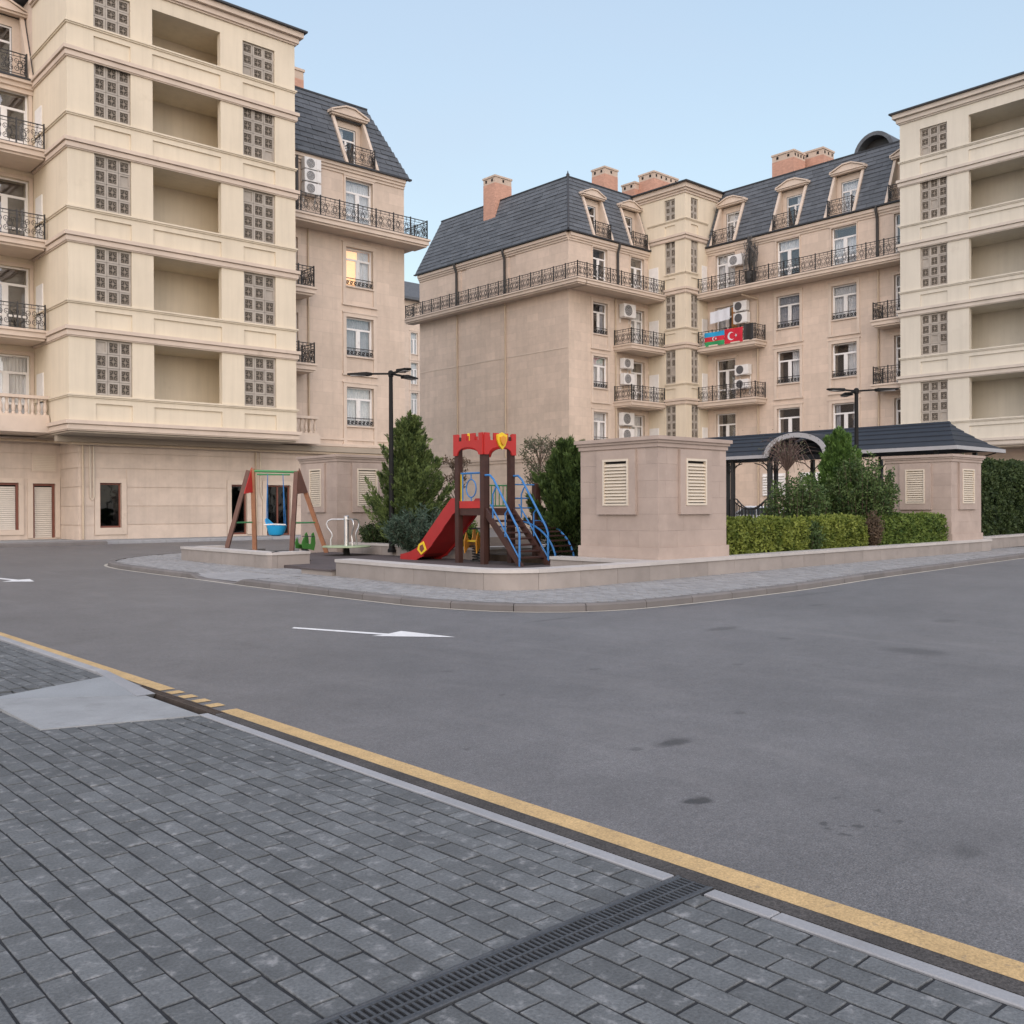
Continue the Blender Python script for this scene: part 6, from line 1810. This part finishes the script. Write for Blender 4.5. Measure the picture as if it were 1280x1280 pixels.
def shrub(name, label, cat, x, y, z0, h, spread, m, n_br, per, seed, L=.09, w=.025, cl=.16, up=1.0, group=None):
    """many stems from the ground"""
    rd = random.Random(seed)
    t = thing(name, label, cat, (x, y, z0), group)
    tr = MB(); mb = MB()
    for i in range(n_br):
        a = rd.uniform(0, 2 * PI); R_ = spread * math.sqrt(rd.random())
        e = Vector((x + R_ * math.cos(a), y + R_ * math.sin(a), z0 + h * (1 - .45 * (R_ / spread) ** 2 * up) * rd.uniform(.72, 1.03)))
        b = Vector((x + R_ * .2 * math.cos(a), y + R_ * .2 * math.sin(a), z0 - .05)); m1 = b.lerp(e, .55) + Vector((math.cos(a), math.sin(a), 0)) * R_ * .15
        tr.tube([b, m1, e], .013, 4, r2=.004, caps=False)
        for q in range(per):
            s = rd.uniform(.12, 1.02)
            p = (b.lerp(m1, s / .55) if s < .55 else m1.lerp(e, (s - .55) / .45)) + unit(rd) * cl * rd.random() ** .6
            if p.z < z0: continue
            d = (unit(rd) + Vector((math.cos(a) * .4, math.sin(a) * .4, .45))).normalized()
            leaf(mb, p, d, unit(rd), L * rd.uniform(.6, 1.25), w * rd.uniform(.8, 1.2))
    tr.build('stems', MT['bark'], t, fix=False)
    mb.build('foliage', MT[m], t, fix=False)
    return t
def hedge(label, p0, p1, th, z0, h, m, seed, dens=1300, L=.075, w=.026, group=None, name='clipped_hedge', rough=.075, rnd=.12):
    rd = random.Random(seed)
    a, b = Vector((*p0, 0)), Vector((*p1, 0)); ln = (b - a).length; u = (b - a) / ln; v = Vector((-u.y, u.x, 0))
    t = thing(name, label, 'hedge', tuple((a + b) / 2 + Vector((0, 0, z0))), group)
    def P(s, d, z): return a + u * s + v * d + Vector((0, 0, z0 + z))
    def bump_(s, d, z): return rough * (noise.noise((s * 2.2 + seed, d * 2.2, z * 2.2)) + .6 * noise.noise((s * 6, d * 6 + seed, z * 6)))
    c = .09 + rough * .6 + rnd * .3
    mb = MB(); mb.box(0, 0, 0, 1, 1, 1)
    mb.v = [tuple(P(c + s * (ln - 2 * c), c + d * (th - 2 * c), z * (h - c))) for s, d, z in mb.v]
    mb.build('inner_twigs', MT['core'], t)
    mb = MB()
    area = 2 * (ln + th) * h + ln * th
    for i in range(int(area * dens)):
        q = rd.random() * area
        if q < 2 * ln * h: s, d, z, n_ = rd.random() * ln, (0 if rd.random() < .7 else th), rd.random() * h, Vector((0, 0, 0)); n_ = v * (-1 if d == 0 else 1)
        elif q < 2 * (ln + th) * h: s, d, z = (0 if rd.random() < .5 else ln), rd.random() * th, rd.random() * h; n_ = u * (-1 if s == 0 else 1)
        else: s, d, z = rd.random() * ln, rd.random() * th, h; n_ = Vector((0, 0, 1))
        k = bump_(s, d, z) - rd.random() ** 2 * .12 + .015
        e = min(z / h, 1); rr = rnd * .45 * max(0, (z - h + rnd) / rnd) ** 2 if n_.z == 0 else rnd * .45 * max(0, 1 - min(s, d, ln - s, th - d) / rnd) ** 2
        p = P(s, d, z) + n_ * (k - rr)
        dd = (n_ * .6 + unit(rd) + Vector((0, 0, .3))).normalized()
        leaf(mb, p, dd, (n_ + unit(rd) * .7).normalized(), L * rd.uniform(.6, 1.3), w * rd.uniform(.8, 1.2))
    for i in range(int(ln * 26)):      # shoots standing out of the top
        s, d = rd.random() * ln, rd.random() * th; hh = rd.uniform(.03, .14)
        p = P(s, d, h - .02)
        for q in range(4): leaf(mb, p + Vector((0, 0, hh * q / 4)), (unit(rd) + Vector((0, 0, .9))).normalized(), unit(rd), L, w)
    mb.build('foliage', MT[m], t, fix=False)
    return t

conifer('conifer', 'big feathery green conifer behind the black street lamp and juniper', 'tree', 15.72, 21.55, .25, 3.75, 1.12, 'leaf_con', 120, 190, 31, shape=.8, L=.115, w=.017)
shrub('spreading_juniper', 'low spreading blue green juniper at the foot of the big conifer', 'shrub', 15.2, 20.35, .35, 1.15, .92, 'leaf_jun', 70, 190, 32, L=.13, w=.013, cl=.13)
shrub('juniper_shrub', 'dark low bush behind the roundabout, left of the juniper', 'shrub', 15.6, 22.75, .3, .75, .62, 'leaf_dark', 40, 160, 33, L=.08, w=.02, cl=.14)
conifer('conifer', 'dark bushy conifer squeezed against the left side of the large vent booth', 'tree', 16.3, 16.0, .28, 2.72, .98, 'leaf_con_dark', 115, 190, 34, shape=.40, L=.14, w=.02, lean=.5)
conifer('conifer', 'bright green young conifer standing behind the hedge in front of the gazebo', 'tree', 23.95, 13.5, .35, 3.12, .80, 'leaf_con_bright', 95, 170, 35, shape=.5, L=.13, w=.02, lean=.6)
broadleaf('olive_tree', 'small grey green tree between the play tower and the dark conifer', 'tree', 18.68, 19.52, .3, 2.95, .66, 'leaf_olive', 34, 12, 36, L=.09, w=.016, start=.38, r=.04, cl=.13)
broadleaf('young_tree', 'thin young tree with sparse reddish leaves behind the play tower', 'tree', 16.9, 21.0, .3, 2.42, .42, 'leaf_red', 22, 9, 37, L=.08, w=.018, start=.5, r=.03, cl=.11)
shrub('evergreen_shrub', 'tall loose evergreen shrub under the bare topped tree', 'shrub', 21.2, 13.1, .35, 1.98, .78, 'leaf_shrub', 64, 130, 38, L=.085, w=.022, cl=.13, up=.8)
shrub('evergreen_shrub', 'big rounded dark shrub beside the right vent booth', 'shrub', 23.75, 12.75, .35, 2.42, .92, 'leaf_shrub', 105, 190, 39, L=.085, w=.022, cl=.14, up=.7)
shrub('evergreen_shrub', 'small dark shrub breaking through the yellow hedge', 'shrub', 20.1, 12.1, .35, .78, .28, 'leaf_shrub', 26, 120, 40, L=.075, w=.02, cl=.1)
shrub('evergreen_shrub', 'dark straggly shrub in the gap before the last hedge piece', 'shrub', 22.9, 12.05, .35, .95, .30, 'leaf_red', 26, 90, 41, L=.075, w=.02, cl=.1)
shrub('round_bush', 'round lime green bush seen under the play tower', 'shrub', 15.35, 18.75, .3, .85, .40, 'leaf_lime', 60, 130, 42, L=.055, w=.02, cl=.1, up=1.1)
shrub('grass_tuft', 'grey green tuft plant between the vent booth and the gazebo railing', 'shrub', 18.3, 14.0, .3, 1.0, .55, 'leaf_jun', 40, 90, 43, L=.14, w=.012, cl=.1)
hedge('yellow green clipped hedge right beside the large vent booth', (16.35, 11.85), (19.85, 11.95), .75, .33, .76, 'leaf_hedge', 51, group='clipped hedge pieces along the planter')
hedge('yellow green clipped hedge in the middle, under the bright conifer', (20.3, 11.95), (22.55, 12.0), .75, .33, .77, 'leaf_hedge', 52, group='clipped hedge pieces along the planter')
hedge('greener clipped hedge in front of the right vent booth', (23.25, 12.0), (26.9, 11.98), .72, .33, .80, 'leaf_hedge_green', 53, group='clipped hedge pieces along the planter')
hedge('low dark hedge left of the large vent booth', (16.6, 14.2), (17.1, 16.7), .8, .3, .62, 'leaf_dark', 54, dens=1300)
hedge('tall dark hedge at the right edge beyond the last vent booth', (30.6, 12.72), (38.0, 13.2), 1.3, .3, 2.5, 'leaf_dark', 55, dens=900, L=.10, w=.034, name='tall_hedge', rough=.2, rnd=.5)
# bare topped weeping tree
rd = random.Random(61)
t = thing('bare_tree', 'small weeping tree with a bare brown mop of twigs before the gazebo arch', 'tree', (21.5, 13.55, .3))
MB().tube([(21.5, 13.55, .2), (21.52, 13.55, 1.4), (21.5, 13.54, 2.3)], .05, 8, r2=.035).build('trunk', MT['bark'], t, smooth=True)
mb = MB()
for i in range(120):
    a = rd.uniform(0, 2 * PI); R_ = rd.uniform(.25, .78); z1 = rd.uniform(2.55, 3.15)
    c, s = math.cos(a), math.sin(a)
    mb.tube([(21.5, 13.54, 2.28), (21.5 + R_ * .4 * c, 13.54 + R_ * .4 * s, 2.3 + (z1 - 2.3) * .75), (21.5 + R_ * .75 * c, 13.54 + R_ * .75 * s, z1), (21.5 + R_ * c, 13.54 + R_ * s, z1 - rd.uniform(.0, .35))], .008, 3, r2=.003, caps=False)
mb.build('twigs', MT['twig'], t, fix=False)
mb = MB()
for i in range(260):
    p = Vector((21.5, 13.54, 2.8)) + Vector((rd.gauss(0, .4), rd.gauss(0, .4), rd.gauss(.05, .2)))
    leaf(mb, p, unit(rd), unit(rd), .06, .012)
mb.build('leaves', MT['leaf_olive'], t, fix=False)
